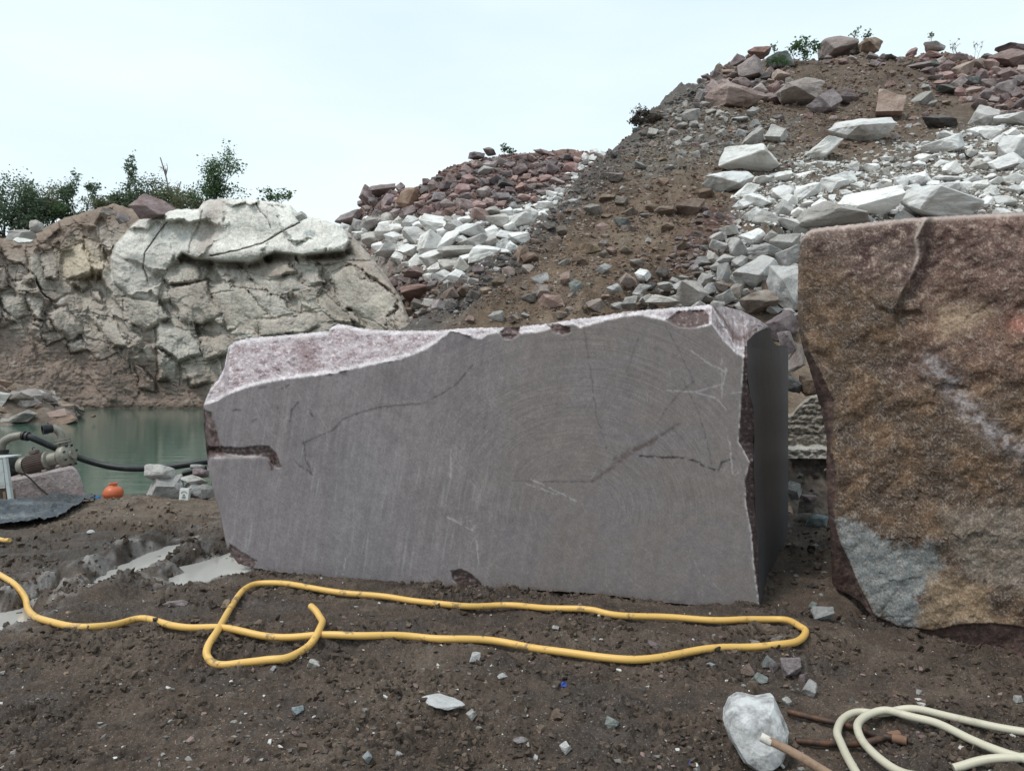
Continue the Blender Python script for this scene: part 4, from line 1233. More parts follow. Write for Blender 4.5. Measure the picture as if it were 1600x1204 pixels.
# stones of the heaps that can be told apart in the photograph: x, y, width, height in pixels
W, G_, PK, PU, BR, TN, DK, GN, PL = 'white', 'grey', 'pink', 'purple', 'brown', 'tan', 'dark', 'green', 'pale'
HAND = [
    (1176, 111, 50, 36, PK, 'pink boulder with a flat top, largest of the pile on the near heap crest', 'pink pile on the crest'),
    (1187, 84, 32, 17, PK, 'small pink rock sitting on top of the pile on the crest, below the thin sapling', 'pink pile on the crest'),
    (1156, 97, 32, 18, PU, None, 'pink pile on the crest'),
    (1216, 99, 42, 28, GN, 'dark mossy green boulder beside the shrub on the crest of the heap', 'pink pile on the crest'),
    (1146, 156, 86, 40, TN, 'wide overhanging tan and white slab at the foot of the pink pile on the crest', None, 8),
    (1186, 142, 28, 21, PK, None, 'pink pile on the crest'), (1210, 139, 19, 27, PK, None, 'pink pile on the crest'), (1156, 133, 29, 22, PK, None, 'pink pile on the crest'),
    (1129, 130, 23, 15, PK, None, 'pink pile on the crest'), (1112, 140, 24, 28, PK, None, 'pink pile on the crest'), (1120, 119, 19, 14, PU, None, 'pink pile on the crest'),
    (1196, 122, 20, 14, DK, None, 'pink pile on the crest'), (1226, 140, 22, 20, PU, None, 'pink pile on the crest'),
    (1247, 147, 66, 38, TN, 'broad tan boulder below the leafy shrub on the crest', None),
    (1286, 160, 50, 36, PU, 'purple-red boulder with a smooth face standing next to the broad tan boulder', None, -14),
    (1079, 180, 33, 27, G_, 'square grey stone standing alone on the gravelly flank of the near heap', None),
    (1178, 176, 24, 20, G_, None, 'grey stones under the pile'), (1156, 186, 30, 9, G_, None, 'grey stones under the pile'), (1212, 212, 34, 27, PL, 'rounded pale grey boulder just above the great white boulder', None),
    (1176, 220, 40, 26, G_, 'slanting grey slab leaning above the great white boulder', None, -28),
    (1177, 249, 82, 42, W, 'great white boulder with a bright top on brown soil under the grey slab', None),
    (1280, 240, 58, 22, W, 'long white slab tilted upward on the bare soil of the near heap', None, -24),
    (1020, 225, 15, 12, TN, None, 'brown stones on the soil'), (1101, 238, 18, 12, BR, None, 'brown stones on the soil'),
    (1309, 77, 54, 34, TN, 'tan boulder on the crest just beside the leafy shrub', 'boulders along the crest', -10),
    (1334, 72, 22, 20, DK, 'dark boulder on the crest under the tiny round-leaved shrub', 'boulders along the crest'),
    (1358, 74, 32, 25, BR, 'brown boulder on the crest with a sloping top, beyond the tiny round-leaved shrub', 'boulders along the crest'),
    (1390, 91, 22, 11, DK, None, 'boulders along the crest'), (1406, 95, 14, 10, PU, None, 'boulders along the crest'), (1424, 84, 18, 16, PK, None, 'boulders along the crest', -12), (1456, 76, 38, 11, G_, 'flat grey slab jutting out against the sky on the crest', 'boulders along the crest'),
    (1455, 88, 36, 14, PK, None, 'boulders along the crest'), (1497, 95, 32, 16, PK, None, 'boulders along the crest'),
    (1435, 105, 30, 12, PK, None, 'pink scree at the crest'), (1457, 101, 23, 14, GN, 'small dull green rock among pink ones near the crest', None), (1517, 127, 29, 14, GN, 'teal green slab lying among pink rocks below the crest', None),
    (1480, 142, 38, 12, GN, 'long mossy rock lying among pink rocks below the crest', None),
    (1387, 166, 66, 46, TN, 'big tan boulder with a pink side, alone on the bare soil', None, -8), (1322, 152, 34, 25, PU, 'smooth purple rock touching the soil beside a larger purple-red boulder', None),
    (1444, 155, 28, 18, PL, None, 'pink scree at the crest', -20), (1456, 163, 14, 13, G_, None, 'pink scree at the crest'),
    (1470, 192, 52, 18, DK, 'flat dark boulder above the white rubble, below the pink scree', None), (1348, 206, 68, 34, W, 'smooth white boulder under the big tan boulder, on bare soil', None),
    (1540, 180, 36, 34, PL, 'upright pale grey boulder at the lower rim of the pink scree', None), (1574, 178, 38, 14, PK, None, 'pink scree at the crest'), (1570, 140, 29, 28, PU, None, 'pink scree at the crest'), (1570, 157, 19, 20, PU, None, 'pink scree at the crest'),
    (1590, 128, 26, 20, PU, None, 'pink scree at the crest'), (1580, 96, 62, 32, PK, 'big pink outcrop at the crest against the sky, near the edge of the picture', None), (1577, 82, 44, 14, PU, None, 'boulders along the crest'), (1527, 102, 28, 18, TN, None, 'boulders along the crest'),
    (1478, 212, 24, 14, W, None, 'big white boulders'), (1470, 232, 52, 24, W, 'white boulder with a wavy top above the finer white rubble', None), (1545, 209, 27, 20, W, None, 'big white boulders'), (1577, 191, 52, 14, W, None, 'big white boulders'),
    (1581, 210, 21, 18, W, None, 'big white boulders'), (1562, 221, 22, 18, W, None, 'big white boulders'), (1585, 237, 54, 40, W, 'tall bright white boulder near the picture edge, tallest of the pale rubble', None), (1568, 256, 46, 28, W, None, 'big white boulders'),
    (1517, 239, 17, 16, W, None, 'big white boulders'), (1422, 237, 14, 12, W, None, 'big white boulders'), (1313, 283, 40, 24, W, None, 'big white boulders'), (1300, 290, 46, 24, W, None, 'big white boulders'),
    (1362, 319, 66, 38, W, 'large flat-topped white boulder resting on the grey slab behind the rusty block', None), (1409, 288, 15, 22, W, None, 'big white boulders'), (1442, 282, 38, 22, W, None, 'big white boulders', -20), (1478, 294, 32, 18, W, None, 'big white boulders', -18),
    (1480, 280, 28, 9, W, None, 'big white boulders'), (1506, 300, 22, 12, G_, None, 'big white boulders', 30), (1470, 322, 110, 46, W, 'broad ridged white boulder peeping over the top of the rusty block', None),
    (1521, 281, 26, 10, W, None, 'big white boulders'), (1555, 284, 32, 11, W, None, 'big white boulders'), (1583, 299, 30, 17, W, None, 'big white boulders'), (1592, 283, 38, 18, W, None, 'big white boulders'),
    (1570, 316, 30, 18, W, None, 'big white boulders'), (1540, 318, 26, 20, W, None, 'big white boulders'), (1420, 329, 24, 20, W, None, 'big white boulders'), (1435, 258, 22, 11, W, None, 'big white boulders', -25), (1468, 257, 20, 12, W, None, 'big white boulders', -20),
    (1310, 340, 110, 40, PL, 'wide pale grey slab right behind the top corner of the rusty block', None),
    (1137, 287, 72, 30, W, 'white-topped slab jutting out of the brown soil beside the white rubble', None, -6), (1165, 302, 38, 20, W, None, 'big white boulders', -26), (1192, 281, 32, 15, W, None, 'big white boulders', -22), (1182, 315, 42, 18, W, None, 'big white boulders', -10),
    (1222, 305, 28, 26, W, None, 'big white boulders'), (1257, 302, 44, 24, W, 'oblong white boulder tilted upward behind the wide grey slab', None, -38), (1222, 328, 30, 24, PL, None, 'big white boulders', -35), (1197, 347, 46, 30, PL, 'plump pale boulder above the grey blocks beside the rusty block', None),
    (1175, 338, 28, 16, W, None, 'big white boulders', -12), (1242, 351, 50, 20, W, None, 'big white boulders'), (1250, 335, 28, 16, W, None, 'big white boulders'), (1252, 361, 21, 17, PL, None, 'big white boulders'), (1177, 371, 38, 24, W, None, 'big white boulders'),
    (1227, 381, 38, 24, PL, None, 'grey blocks behind the sawn block'), (1205, 373, 27, 22, PL, None, 'grey blocks behind the sawn block'), (1200, 398, 66, 20, PL, 'flat pale slab lying on a big grey trapezoid stone', None, 3), (1232, 402, 42, 32, PL, None, 'grey blocks behind the sawn block'),
    (1152, 392, 36, 34, G_, None, 'grey blocks behind the sawn block'), (1184, 426, 72, 50, G_, 'big grey trapezoid stone with an upright face behind the corner of the sawn block', None), (1236, 452, 54, 72, G_, 'tall grey rock wedged against the side of the rusty block', None),
    (1130, 431, 23, 34, PL, None, 'grey blocks behind the sawn block'), (1186, 473, 58, 44, BR, 'brown angular boulder right above the broken corner of the sawn block', None, 12), (1222, 510, 52, 52, PU, 'purple-grey angular rock in the gap between the two great blocks', None, 20),
    (1080, 461, 58, 34, PL, 'low grey boulder with a flat face just above the ridge of the sawn block', None), (1070, 446, 30, 16, PL, None, 'grey blocks behind the sawn block'), (1130, 466, 27, 24, PL, None, 'grey blocks behind the sawn block'), (1110, 452, 23, 20, G_, None, 'grey blocks behind the sawn block'),
    (1115, 403, 19, 22, PL, None, 'grey blocks behind the sawn block'), (1150, 455, 20, 24, BR, None, 'grey blocks behind the sawn block'), (1160, 480, 24, 14, PL, None, 'grey blocks behind the sawn block'), (1100, 436, 26, 20, G_, None, 'grey blocks behind the sawn block', -30),
    (1078, 325, 42, 24, BR, 'brown boulder sticking out of the soil beside the dark hollow', None), (1102, 303, 28, 18, BR, None, 'brown stones on the soil'), (1042, 331, 38, 20, BR, None, 'brown stones on the soil'), (985, 331, 20, 12, BR, None, 'brown stones on the soil'),
    (980, 438, 30, 24, TN, 'tan angular rock low on the brown soil slope', None), (1005, 429, 21, 16, W, 'small bright stone low on the brown soil slope', None), (885, 436, 22, 28, TN, None, 'brown stones on the soil', 20), (900, 448, 22, 22, GN, 'small greenish rock low on the brown soil slope', None),
    (862, 470, 38, 22, TN, 'rough tan boulder low on the brown slope just over the sawn block', None), (930, 477, 28, 22, TN, None, 'brown stones on the soil'), (1036, 471, 48, 18, PL, None, 'grey blocks behind the sawn block'), (890, 484, 15, 10, TN, None, 'brown stones on the soil'),
    (957, 278, 36, 16, BR, None, 'brown stones on the soil'), (1022, 226, 16, 12, TN, None, 'brown stones on the soil'), (972, 348, 28, 16, GN, None, 'brown stones on the soil', 25), (982, 358, 25, 16, BR, None, 'brown stones on the soil'), (922, 388, 31, 16, BR, None, 'brown stones on the soil'),
    (815, 396, 21, 30, BR, None, 'brown stones on the soil', 20), (828, 403, 25, 18, BR, None, 'brown stones on the soil', -20), (845, 455, 30, 20, TN, None, 'brown stones on the soil'), (1000, 452, 26, 18, G_, None, 'grey blocks behind the sawn block', -35), (1016, 448, 26, 16, DK, None, 'grey blocks behind the sawn block', -35),
    # far heap
    (575, 307, 26, 29, PU, 'dark purple boulder against the sky at the end of the far heap', 'red boulders of the far heap'), (597, 298, 36, 18, PU, None, 'red boulders of the far heap'), (640, 313, 31, 35, 'rust', 'tall orange-stained rock among the red rubble of the far heap', None),
    (607, 315, 26, 24, PU, None, 'red boulders of the far heap'), (575, 327, 18, 12, PK, None, 'red boulders of the far heap'), (548, 341, 40, 17, PU, None, 'red boulders of the far heap'), (625, 293, 16, 12, PK, None, 'red boulders of the far heap'), (607, 343, 18, 20, PL, None, 'white boulders of the far heap'),
    (582, 351, 38, 18, PL, None, 'white boulders of the far heap', -20), (677, 351, 50, 28, W, 'large flat white boulder at the top of the pale rubble on the far heap', None), (617, 375, 30, 20, W, None, 'white boulders of the far heap'), (640, 393, 32, 22, W, None, 'white boulders of the far heap'),
    (675, 381, 42, 32, W, None, 'white boulders of the far heap'), (701, 379, 38, 28, W, None, 'white boulders of the far heap', -25), (682, 404, 42, 26, W, None, 'white boulders of the far heap'), (734, 362, 40, 24, W, None, 'white boulders of the far heap'), (740, 378, 44, 18, G_, None, 'white boulders of the far heap'),
    (712, 394, 42, 18, PL, None, 'white boulders of the far heap'), (751, 397, 50, 26, W, 'long white boulder sloping down at the lower rim of the far pale rubble', None, -24), (785, 385, 20, 22, W, None, 'white boulders of the far heap'), (753, 338, 36, 20, PK, 'reddish boulder alone among the white ones on the far heap', None),
    (650, 426, 38, 22, PK, None, 'broken stones at the foot of the far heap'), (655, 456, 54, 22, PK, 'wide pinkish slab at the foot of the far heap, beside the cliff', None, -4), (672, 431, 22, 20, W, None, 'white boulders of the far heap'), (693, 433, 31, 20, W, None, 'white boulders of the far heap', 12),
    (700, 417, 30, 20, PL, None, 'white boulders of the far heap'), (722, 416, 25, 20, PL, None, 'white boulders of the far heap'), (638, 486, 38, 20, BR, None, 'broken stones at the foot of the far heap'), (610, 391, 42, 16, W, None, 'white boulders of the far heap'), (790, 288, 27, 17, DK, 'dark slate boulder among the red rubble of the far heap', None),
    (705, 280, 20, 16, PK, None, 'red boulders of the far heap'), (732, 281, 23, 20, PK, None, 'red boulders of the far heap'), (782, 308, 30, 16, PU, None, 'red boulders of the far heap'), (757, 268, 24, 12, PL, None, 'red boulders of the far heap'), (830, 332, 21, 26, W, None, 'white boulders of the far heap'),
    (813, 346, 36, 22, W, None, 'white boulders of the far heap', -30), (765, 237, 19, 11, PU, None, 'red boulders of the far heap'), (744, 242, 26, 12, PU, None, 'red boulders of the far heap'), (850, 239, 32, 9, PK, 'flat pink slab on the crest of the far heap', None), (803, 323, 15, 16, G_, None, 'white boulders of the far heap'),
]
ZL = {
    'pink pile on the crest': 'angular pink rock in the heaped pile on the crest beside the leafy shrub',
    'grey stones under the pile': 'small grey stone on the gravel below the pink pile on the crest',
    'boulders along the crest': 'boulder lying against the sky along the crest of the near heap',
    'pink scree at the crest': 'angular pink rock of the loose scree just below the crest of the near heap',
    'big white boulders': 'white boulder larger than its neighbours in the pale rubble of the near heap',
    'grey blocks behind the sawn block': 'grey-brown block of the tumbled stones between the soil slope and the rusty block',
    'brown stones on the soil': 'stone embedded in the brown soil slope of the near heap',
    'red boulders of the far heap': 'reddish boulder of the upper rubble on the far heap',
    'white boulders of the far heap': 'white boulder in the pale rubble of the far heap',
    'broken stones at the foot of the far heap': 'broken brownish stone at the foot of the far heap',
    'white rubble': 'small white stone in the pale rubble spread over the near heap',
    'grey gravelly flank': 'small grey stone on the gravelly flank under the crest of the near heap',
    'dark flank': 'small dark stone along the edge of the near heap against the far heap',
    'dark red patch': 'small dark red stone in the reddish patch beside the brown soil',
    'white strip': 'small white stone in the pale strip climbing between the two heaps',
}
HAND = [(a[0], a[1], a[2], a[3], a[4], a[5] or ZL[a[6]], a[6]) + tuple(a[7:]) for a in HAND]
rock_px(HAND)
TAKEN = [(a[0], a[1], .5 * (a[2] + a[3])) for a in HAND]


def inside(x, y, poly):
    c = False; n = len(poly)
    for i in range(n):
        (ax, ay), (bx, by) = poly[i], poly[(i + 1) % n]
        if (ay > y) != (by > y) and x < (bx - ax) * (y - ay) / (by - ay) + ax: c = not c
    return c


def fill(poly, n, smin_, smax, mats, group, pack=.40, asp=(.5, .95), pw=2.2):
    xs_ = [p[0] for p in poly]; ys_ = [p[1] for p in poly]
    out = []; tries = 0
    cand = sorted([smin_ + (smax - smin_) * RR.random() ** pw for _ in range(n)], reverse=True)
    i = 0
    while i < len(cand) and tries < n * 120:
        tries += 1
        x, y = RR.uniform(min(xs_), max(xs_)), RR.uniform(min(ys_), max(ys_))
        if not inside(x, y, poly): continue
        s = cand[i]
        if any((x - a) ** 2 + ((y - b) * 1.25) ** 2 < (pack * (s + c)) ** 2 for a, b, c in TAKEN):
            if tries % 40 == 0: i += 1
            continue
        TAKEN.append((x, y, s)); i += 1
        out.append((x, y, s * 1.1, s * RR.uniform(*asp), RR.choice(mats), ZL[group], group))
    rock_px(out)
    return len(out)


N = []
N.append(fill([(1150, 300), (1200, 265), (1260, 250), (1330, 262), (1420, 228), (1540, 205), (1640, 180), (1640, 350), (1500, 350), (1250, 400), (1160, 400), (1135, 330)], 285, 6, 26, ['white'] * 9 + ['pale'], 'white rubble', .33))
N.append(fill([(560, 315), (640, 296), (700, 270), (760, 248), (850, 244), (905, 246), (890, 285), (830, 318), (760, 322), (700, 340), (640, 335), (575, 335)], 230, 6, 24, ['pink'] * 4 + ['purple'] * 3, 'red boulders of the far heap', .36))
N.append(fill([(535, 350), (600, 335), (700, 338), (760, 330), (830, 322), (860, 315), (800, 392), (740, 412), (700, 445), (625, 410), (560, 368)], 150, 7, 30, ['white'] * 5 + ['pale'], 'white boulders of the far heap', .36))
N.append(fill([(800, 385), (840, 345), (880, 305), (915, 262), (945, 240), (930, 232), (890, 268), (850, 300), (800, 345)], 90, 4, 15, ['white'] * 4 + ['pale', 'grey'], 'white strip', .36))
N.append(fill([(590, 440), (640, 415), (700, 440), (770, 405), (740, 440), (690, 485), (600, 510)], 130, 5, 24, ['brown', 'brown', 'purple', 'pink', 'pale'], 'broken stones at the foot of the far heap', .36))
N.append(fill([(1435, 92), (1500, 95), (1640, 80), (1640, 190), (1560, 178), (1470, 140)], 250, 5, 26, ['pink'] * 4 + ['purple'] * 2 + ['tan'], 'pink scree at the crest', .36))
N.append(fill([(1090, 128), (1140, 100), (1170, 88), (1240, 96), (1230, 150), (1150, 170), (1100, 160)], 70, 8, 26, ['pink', 'purple', 'tan'], 'pink pile on the crest', .36))
N.append(fill([(1280, 90), (1340, 80), (1400, 92), (1440, 85), (1500, 90), (1500, 100), (1400, 102), (1280, 100)], 40, 5, 18, ['pink', 'purple', 'brown'], 'boulders along the crest', .36))
N.append(fill([(1010, 215), (1060, 165), (1110, 160), (1220, 185), (1250, 225), (1150, 240), (1060, 250)], 130, 3.5, 18, ['grey'] * 3 + ['pale', 'purple'], 'grey gravelly flank', .36))
N.append(fill([(1130, 345), (1160, 360), (1245, 390), (1245, 500), (1160, 480), (1040, 482), (960, 480), (1000, 455), (1080, 430), (1110, 390)], 120, 6, 26, ['pale', 'pale', 'grey', 'brown'], 'grey blocks behind the sawn block', .36))
N.append(fill([(700, 480), (780, 410), (900, 310), (1000, 240), (1140, 250), (1140, 300), (1100, 400), (1000, 460), (880, 500), (720, 500)], 220, 4, 24, ['brown'] * 4 + ['tan', 'grey'], 'brown stones on the soil', .5, pw=3))
N.append(fill([(1250, 130), (1430, 100), (1480, 160), (1420, 220), (1300, 230), (1240, 220)], 110, 4, 16, ['brown', 'tan', 'grey', 'pink'], 'brown stones on the soil', .6, pw=3))
N.append(fill([(660, 490), (700, 465), (790, 395), (880, 315), (960, 238), (1040, 160), (1100, 125), (1095, 150), (1000, 235), (920, 310), (840, 385), (770, 440), (730, 490)], 170, 4, 13, ['dark'] * 4 + ['purple', 'grey'], 'dark flank', .38))
N.append(fill([(1040, 420), (1060, 370), (1100, 325), (1145, 320), (1160, 370), (1110, 420)], 80, 4, 14, ['purple'] * 3 + ['brown'], 'dark red patch', .38))
print('filled', N, sum(N))

# ------------------------------------------------------------------ gravel nobody could count
HV = []
for k in range(8):
    bm = hull(500 + k, 2, .3, .25)
    bmesh.ops.triangulate(bm, faces=bm.faces[:])
    bm.verts.index_update()
    HV.append((np.array([v.co[:] for v in bm.verts]), np.array([[v.index for v in f.verts] for f in bm.faces])))
    bm.free()


def gravel(name, P, sz, cols, mat, label, flat=.7):
    """many small stones in one mesh: places (n,3), sizes (n,), colours (n,3)"""
    Vs, Qs, Cs = [], [], []; b0 = 0
    n = len(P)
    var = NR.randint(0, 8, n)
    e = NR.uniform(0, 2 * np.pi, (n, 3))
    for v in range(8):
        s = np.where(var == v)[0]
        if not len(s): continue
        hv, hf = HV[v]
        cx, sx = np.cos(e[s, 0]), np.sin(e[s, 0]); cz, sz_ = np.cos(e[s, 2]), np.sin(e[s, 2])
        M = hv[None] * sz[s][:, None, None] * np.stack([np.ones(len(s)), NR.uniform(.6, 1, len(s)), NR.uniform(.4, .9, len(s)) * flat], -1)[:, None]
        y = M[..., 1] * cx[:, None] - M[..., 2] * sx[:, None] * .5; z = M[..., 1] * sx[:, None] * .5 + M[..., 2]
        x = M[..., 0] * cz[:, None] - y * sz_[:, None]; y = M[..., 0] * sz_[:, None] + y * cz[:, None]
        q_ = np.stack([x, y, z], -1) + P[s][:, None]
        Vs.append(q_.reshape(-1, 3)); Cs.append(np.repeat(cols[s], len(hv), 0))
        Qs.append((hf[None] + (np.arange(len(s)) * len(hv))[:, None, None] + b0).reshape(-1, 3)); b0 += len(s) * len(hv)
    me = fastmesh(name, np.concatenate(Vs), np.concatenate(Qs), np.concatenate(Cs), smooth=False)
    return tag(link(name, me, mat), label, 'gravel', kind='stuff')


m_grav = mat_vc('gravel_stone', 10, 60, .2, .3, .01, .9, .25)
PAL = {'white': [(.68, .66, .63), (.76, .75, .72), (.52, .49, .45)], 'grey': [(.28, .26, .24), (.38, .36, .33), (.2, .18, .165)], 'brown': [(.22, .15, .105), (.3, .22, .16), (.15, .10, .075)],
       'pink': [(.25, .16, .14), (.33, .23, .21), (.19, .12, .11)], 'dark': [(.10, .09, .085), (.16, .145, .135), (.07, .06, .055)]}


def pal(n, keys):
    L = np.array([c for k in keys for c in PAL[k]])
    return L[NR.randint(0, len(L), n)] * NR.uniform(.8, 1.15, (n, 1))


def scatter_px(name, poly, n, s0, s1, keys, label, pw=2.5):
    """gravel over a pixel region of the heaps; sizes in pixels"""
    p = np.array(poly); lo, hi = p.min(0), p.max(0)
    x = NR.uniform(lo[0], hi[0], 4 * n); y = NR.uniform(lo[1], hi[1], 4 * n)
    k = sd(x, y, poly) + NR.uniform(-25, 8, 4 * n) > -6
    dens = fbm(x / 40, y / 30, 3, 901) + NR.uniform(-.5, .5, 4 * n) > -.25
    x, y = x[k & dens][:n], y[k & dens][:n]
    hx, hd, hz = hit(x, y)
    X = hx; Y = hd
    z = np.maximum(hillF(X, Y, True), np.where(X / Y < .45, hillB(X, Y, True), -9))
    s = (s0 + (s1 - s0) * NR.uniform(0, 1, len(x)) ** pw) * hd / F
    gravel(name, np.stack([X, Y, z + .12 * s], -1), s, pal(len(x), keys), m_grav, label)


scatter_px('white_gravel', [(1150, 300), (1270, 240), (1330, 255), (1420, 225), (1540, 200), (1660, 170), (1660, 350), (1500, 350), (1250, 400), (1160, 400)], 12000, 2, 10, ['white', 'white', 'white', 'grey'], 'white gravel and chips filling the pale rubble of the near heap')
scatter_px('brown_gravel', [(640, 500), (780, 405), (880, 320), (1000, 200), (1140, 110), (1300, 90), (1450, 100), (1480, 200), (1300, 250), (1150, 300), (1150, 400), (1240, 480), (1100, 490), (900, 510)], 18000, 1.4, 8, ['brown', 'brown', 'brown', 'grey', 'pink'], 'brown gravel scattered over the soil of the near heap', 3)
scatter_px('dark_gravel', [(650, 495), (790, 395), (880, 315), (960, 238), (1040, 160), (1110, 122), (1100, 170), (1000, 250), (920, 320), (840, 390), (740, 490)], 4500, 1.5, 7, ['dark', 'dark', 'grey'], 'dark gravel along the edge of the near heap')
scatter_px('grey_gravel', [(980, 260), (1060, 160), (1110, 160), (1240, 185), (1260, 230), (1150, 260), (1060, 290)], 3500, 1.5, 7, ['grey', 'grey', 'brown'], 'grey gravel under the crest of the near heap')
scatter_px('pink_gravel', [(1420, 90), (1660, 80), (1660, 190), (1560, 180), (1460, 145)], 2200, 2, 8, ['pink', 'pink', 'brown'], 'pink gravel between the rocks of the crest scree')
scatter_px('far_red_gravel', [(560, 315), (700, 265), (770, 244), (950, 238), (900, 290), (830, 325), (700, 342), (575, 340)], 3500, 2, 8, ['pink', 'pink', 'dark'], 'red gravel between the boulders of the far heap')
scatter_px('far_pale_gravel', [(535, 345), (700, 335), (850, 300), (950, 235), (880, 310), (800, 400), (700, 450), (600, 420)], 3000, 2, 8, ['white', 'grey'], 'pale gravel between the white boulders of the far heap')
scatter_px('foot_gravel', [(590, 440), (700, 440), (780, 400), (740, 450), (690, 490), (600, 515)], 1600, 2, 8, ['brown', 'pink', 'grey'], 'broken gravel at the foot of the far heap')

# pebbles and clods of the muddy ground
n = 22000
yy = NR.uniform(790, 1230, n); xx_ = NR.uniform(-60, 1660, n)
Yg = EYE * F / (yy - HZ); Xg = (xx_ - 800) / F * Yg
keep = fbm(Xg / .7, Yg / .5, 3, 911) + NR.uniform(-.5, .5, n) > .0
Xg, Yg = Xg[keep], Yg[keep]
z0, pm_, dr_ = g_base(Xg, Yg); zg = g_fine(Xg, Yg, z0, pm_)
ok = dr_ < .2
s = (.004 + .032 * NR.uniform(0, 1, len(Xg)) ** 4.5)
cl = pal(len(Xg), ['brown', 'grey', 'dark', 'pink'])
cl[NR.uniform(0, 1, len(Xg)) < .09] = (.80, .77, .73)
gravel('pebbles', np.stack([Xg, Yg, zg + .1 * s], -1)[ok], s[ok], cl[ok] * .75, m_grav, 'small pebbles strewn over the muddy ground')
n = 42000
yy = NR.uniform(800, 1230, n); xx_ = NR.uniform(-60, 1660, n)
Yg = EYE * F / (yy - HZ); Xg = (xx_ - 800) / F * Yg
keep = fbm(Xg / .8, Yg / .6, 3, 33) + NR.uniform(-.2, .2, n) > .05
Xg, Yg = Xg[keep], Yg[keep]
z0, pm_, dr_ = g_base(Xg, Yg); zg = g_fine(Xg, Yg, z0, pm_)
s = (.008 + .05 * NR.uniform(0, 1, len(Xg)) ** 4) * np.clip(Yg / 5, .7, 1.4)
cl = np.array([(.088, .066, .051), (.11, .083, .064), (.068, .050, .039)])[NR.randint(0, 3, len(Xg))] * NR.uniform(.75, 1.3, (len(Xg), 1)) * (1 + .9 * ss(7.2, 8.6, Yg) * (1 - ss(-2.6, -1.8, Xg)))[:, None]
gravel('mud_clods', np.stack([Xg, Yg, zg + .1 * s], -1), s, cl, m_grav, 'dark crumbs of mud on the churned ground', 1.0)

# ------------------------------------------------------------------ hoses, cable, rods, stones on the ground
m_yel = mat_plain('yellow_hose', (.72, .44, .125), .42, .45, 0, (.22, .15, .08), 9, .85, .15, .57, .64)
m_cream = mat_plain('cream_hose', (.56, .52, .41), .45, .4, 0, (.30, .26, .2), 7, .5, .12, .55, .7)
m_blackhose = mat_plain('black_rubber', (.012, .015, .016), .45, .4, 0, (.05, .05, .045), 10, .6)
m_cable = mat_plain('dark_cable', (.03, .027, .025), .6)


def path_px(pts, rad, lift=None, k=7):
    P = [gp(x, y) for x, y in pts]
    P = catmull(P, k)
    out = []
    for i, p in enumerate(P):
        l_ = lift(i / (len(P) - 1)) if lift else 0
        out.append(Vector((p.x, p.y, max(gz(p.x, p.y), gz(p.x, p.y - .03), gz(p.x, p.y + .02)) + rad * .95 + .008 + l_)))
    for _ in range(2):
        out = [out[0]] + [(out[i - 1] + out[i] * 2 + out[i + 1]) / 4 for i in range(1, len(out) - 1)] + [out[-1]]
    for _ in range(14):         # a hose bridges small hollows
        o2 = [p.copy() for p in out]
        for i in range(1, len(out) - 1):
            o2[i].z = max((out[i - 1].z + out[i].z + out[i + 1].z) / 3, out[i].z - .0025)
        out = o2
    return out


HP = [(-70, 868), (-30, 885), (2, 902), (26, 918), (40, 940), (44, 956), (60, 969), (95, 981), (135, 986), (175, 980), (220, 970), (260, 977), (320, 993), (390, 1000), (480, 1000), (560, 998), (640, 1001), (700, 1003), (780, 1007),
      (850, 1014), (905, 1026), (960, 1034), (1010, 1031), (1080, 1022), (1150, 1018), (1210, 1015), (1245, 1007), (1259, 993), (1250, 980), (1225, 972), (1180, 970), (1120, 973), (1040, 968), (960, 962), (920, 955), (860, 954), (790, 949),
      (720, 945), (650, 940), (600, 933), (540, 927), (480, 919), (430, 915), (395, 917), (374, 930), (358, 958), (340, 988), (324, 1014), (325, 1033), (340, 1042), (375, 1045), (410, 1042), (445, 1035), (475, 1020), (496, 1002), (504, 982), (498, 966), (486, 956)]
ht = [(0, 0), (.80, 0), (.83, .03), (.85, 0), (.93, .0), (.965, .032), (.98, .012), (1, .03)]
HP = [(x, y + 6) for x, y in HP]
hp = path_px(HP, .021, lambda t_: float(itp(t_, ht)))
yh = empty('yellow_hose', hp[0], 'long yellow rubber hose looping over the mud before the sawn block', 'hose')
MB().tube(hp, .021, 14).build('hose_tube', m_yel, yh, True)
e0 = hp[-1]; e1 = e0 + (hp[-1] - hp[-2]).normalized() * .004
MB().tube([e0 - (hp[-1] - hp[-2]).normalized() * .01, e1], .015, 12).build('hose_mouth', m_cable, yh)
h2 = path_px([(-60, 846), (-20, 848), (0, 851), (8, 851), (15, 850)], .021)
tag(MB().tube(h2, .021, 12).build('short_yellow_hose', m_yel, None, True), 'short end of yellow hose lying at the picture edge below the grey tarpaulin', 'hose')

CP = [(1700, 1166), (1600, 1143), (1530, 1127), (1450, 1115), (1390, 1110), (1345, 1113), (1318, 1123), (1308, 1142), (1314, 1168), (1328, 1192), (1350, 1225), (1390, 1262), (1450, 1285), (1500, 1268), (1475, 1240), (1430, 1228), (1392, 1206),
      (1362, 1178), (1344, 1158), (1340, 1141), (1352, 1125), (1378, 1116), (1412, 1119), (1460, 1135), (1520, 1157), (1600, 1181), (1700, 1206)]
CP = [(x, y + 15) for x, y in CP]
cp = path_px(CP, .017, lambda t_: float(itp(t_, [(0, 0), (.16, .0), (.2, .01), (.72, .03), (.80, .035), (.9, .01), (1, 0)])))
ch_ = empty('cream_hose', cp[0], 'pale cream hose lying in two loose loops on the mud beside the white stone', 'hose')
MB().tube(cp, .017, 14).build('hose_tube', m_cream, ch_, True)
c3 = path_px([(1490, 1212), (1530, 1203), (1600, 1197), (1680, 1192)], .017)
tag(MB().tube(c3, .017, 12).build('cream_hose_length', m_cream, None, True), 'length of cream hose along the bottom edge below the looped hose', 'hose')

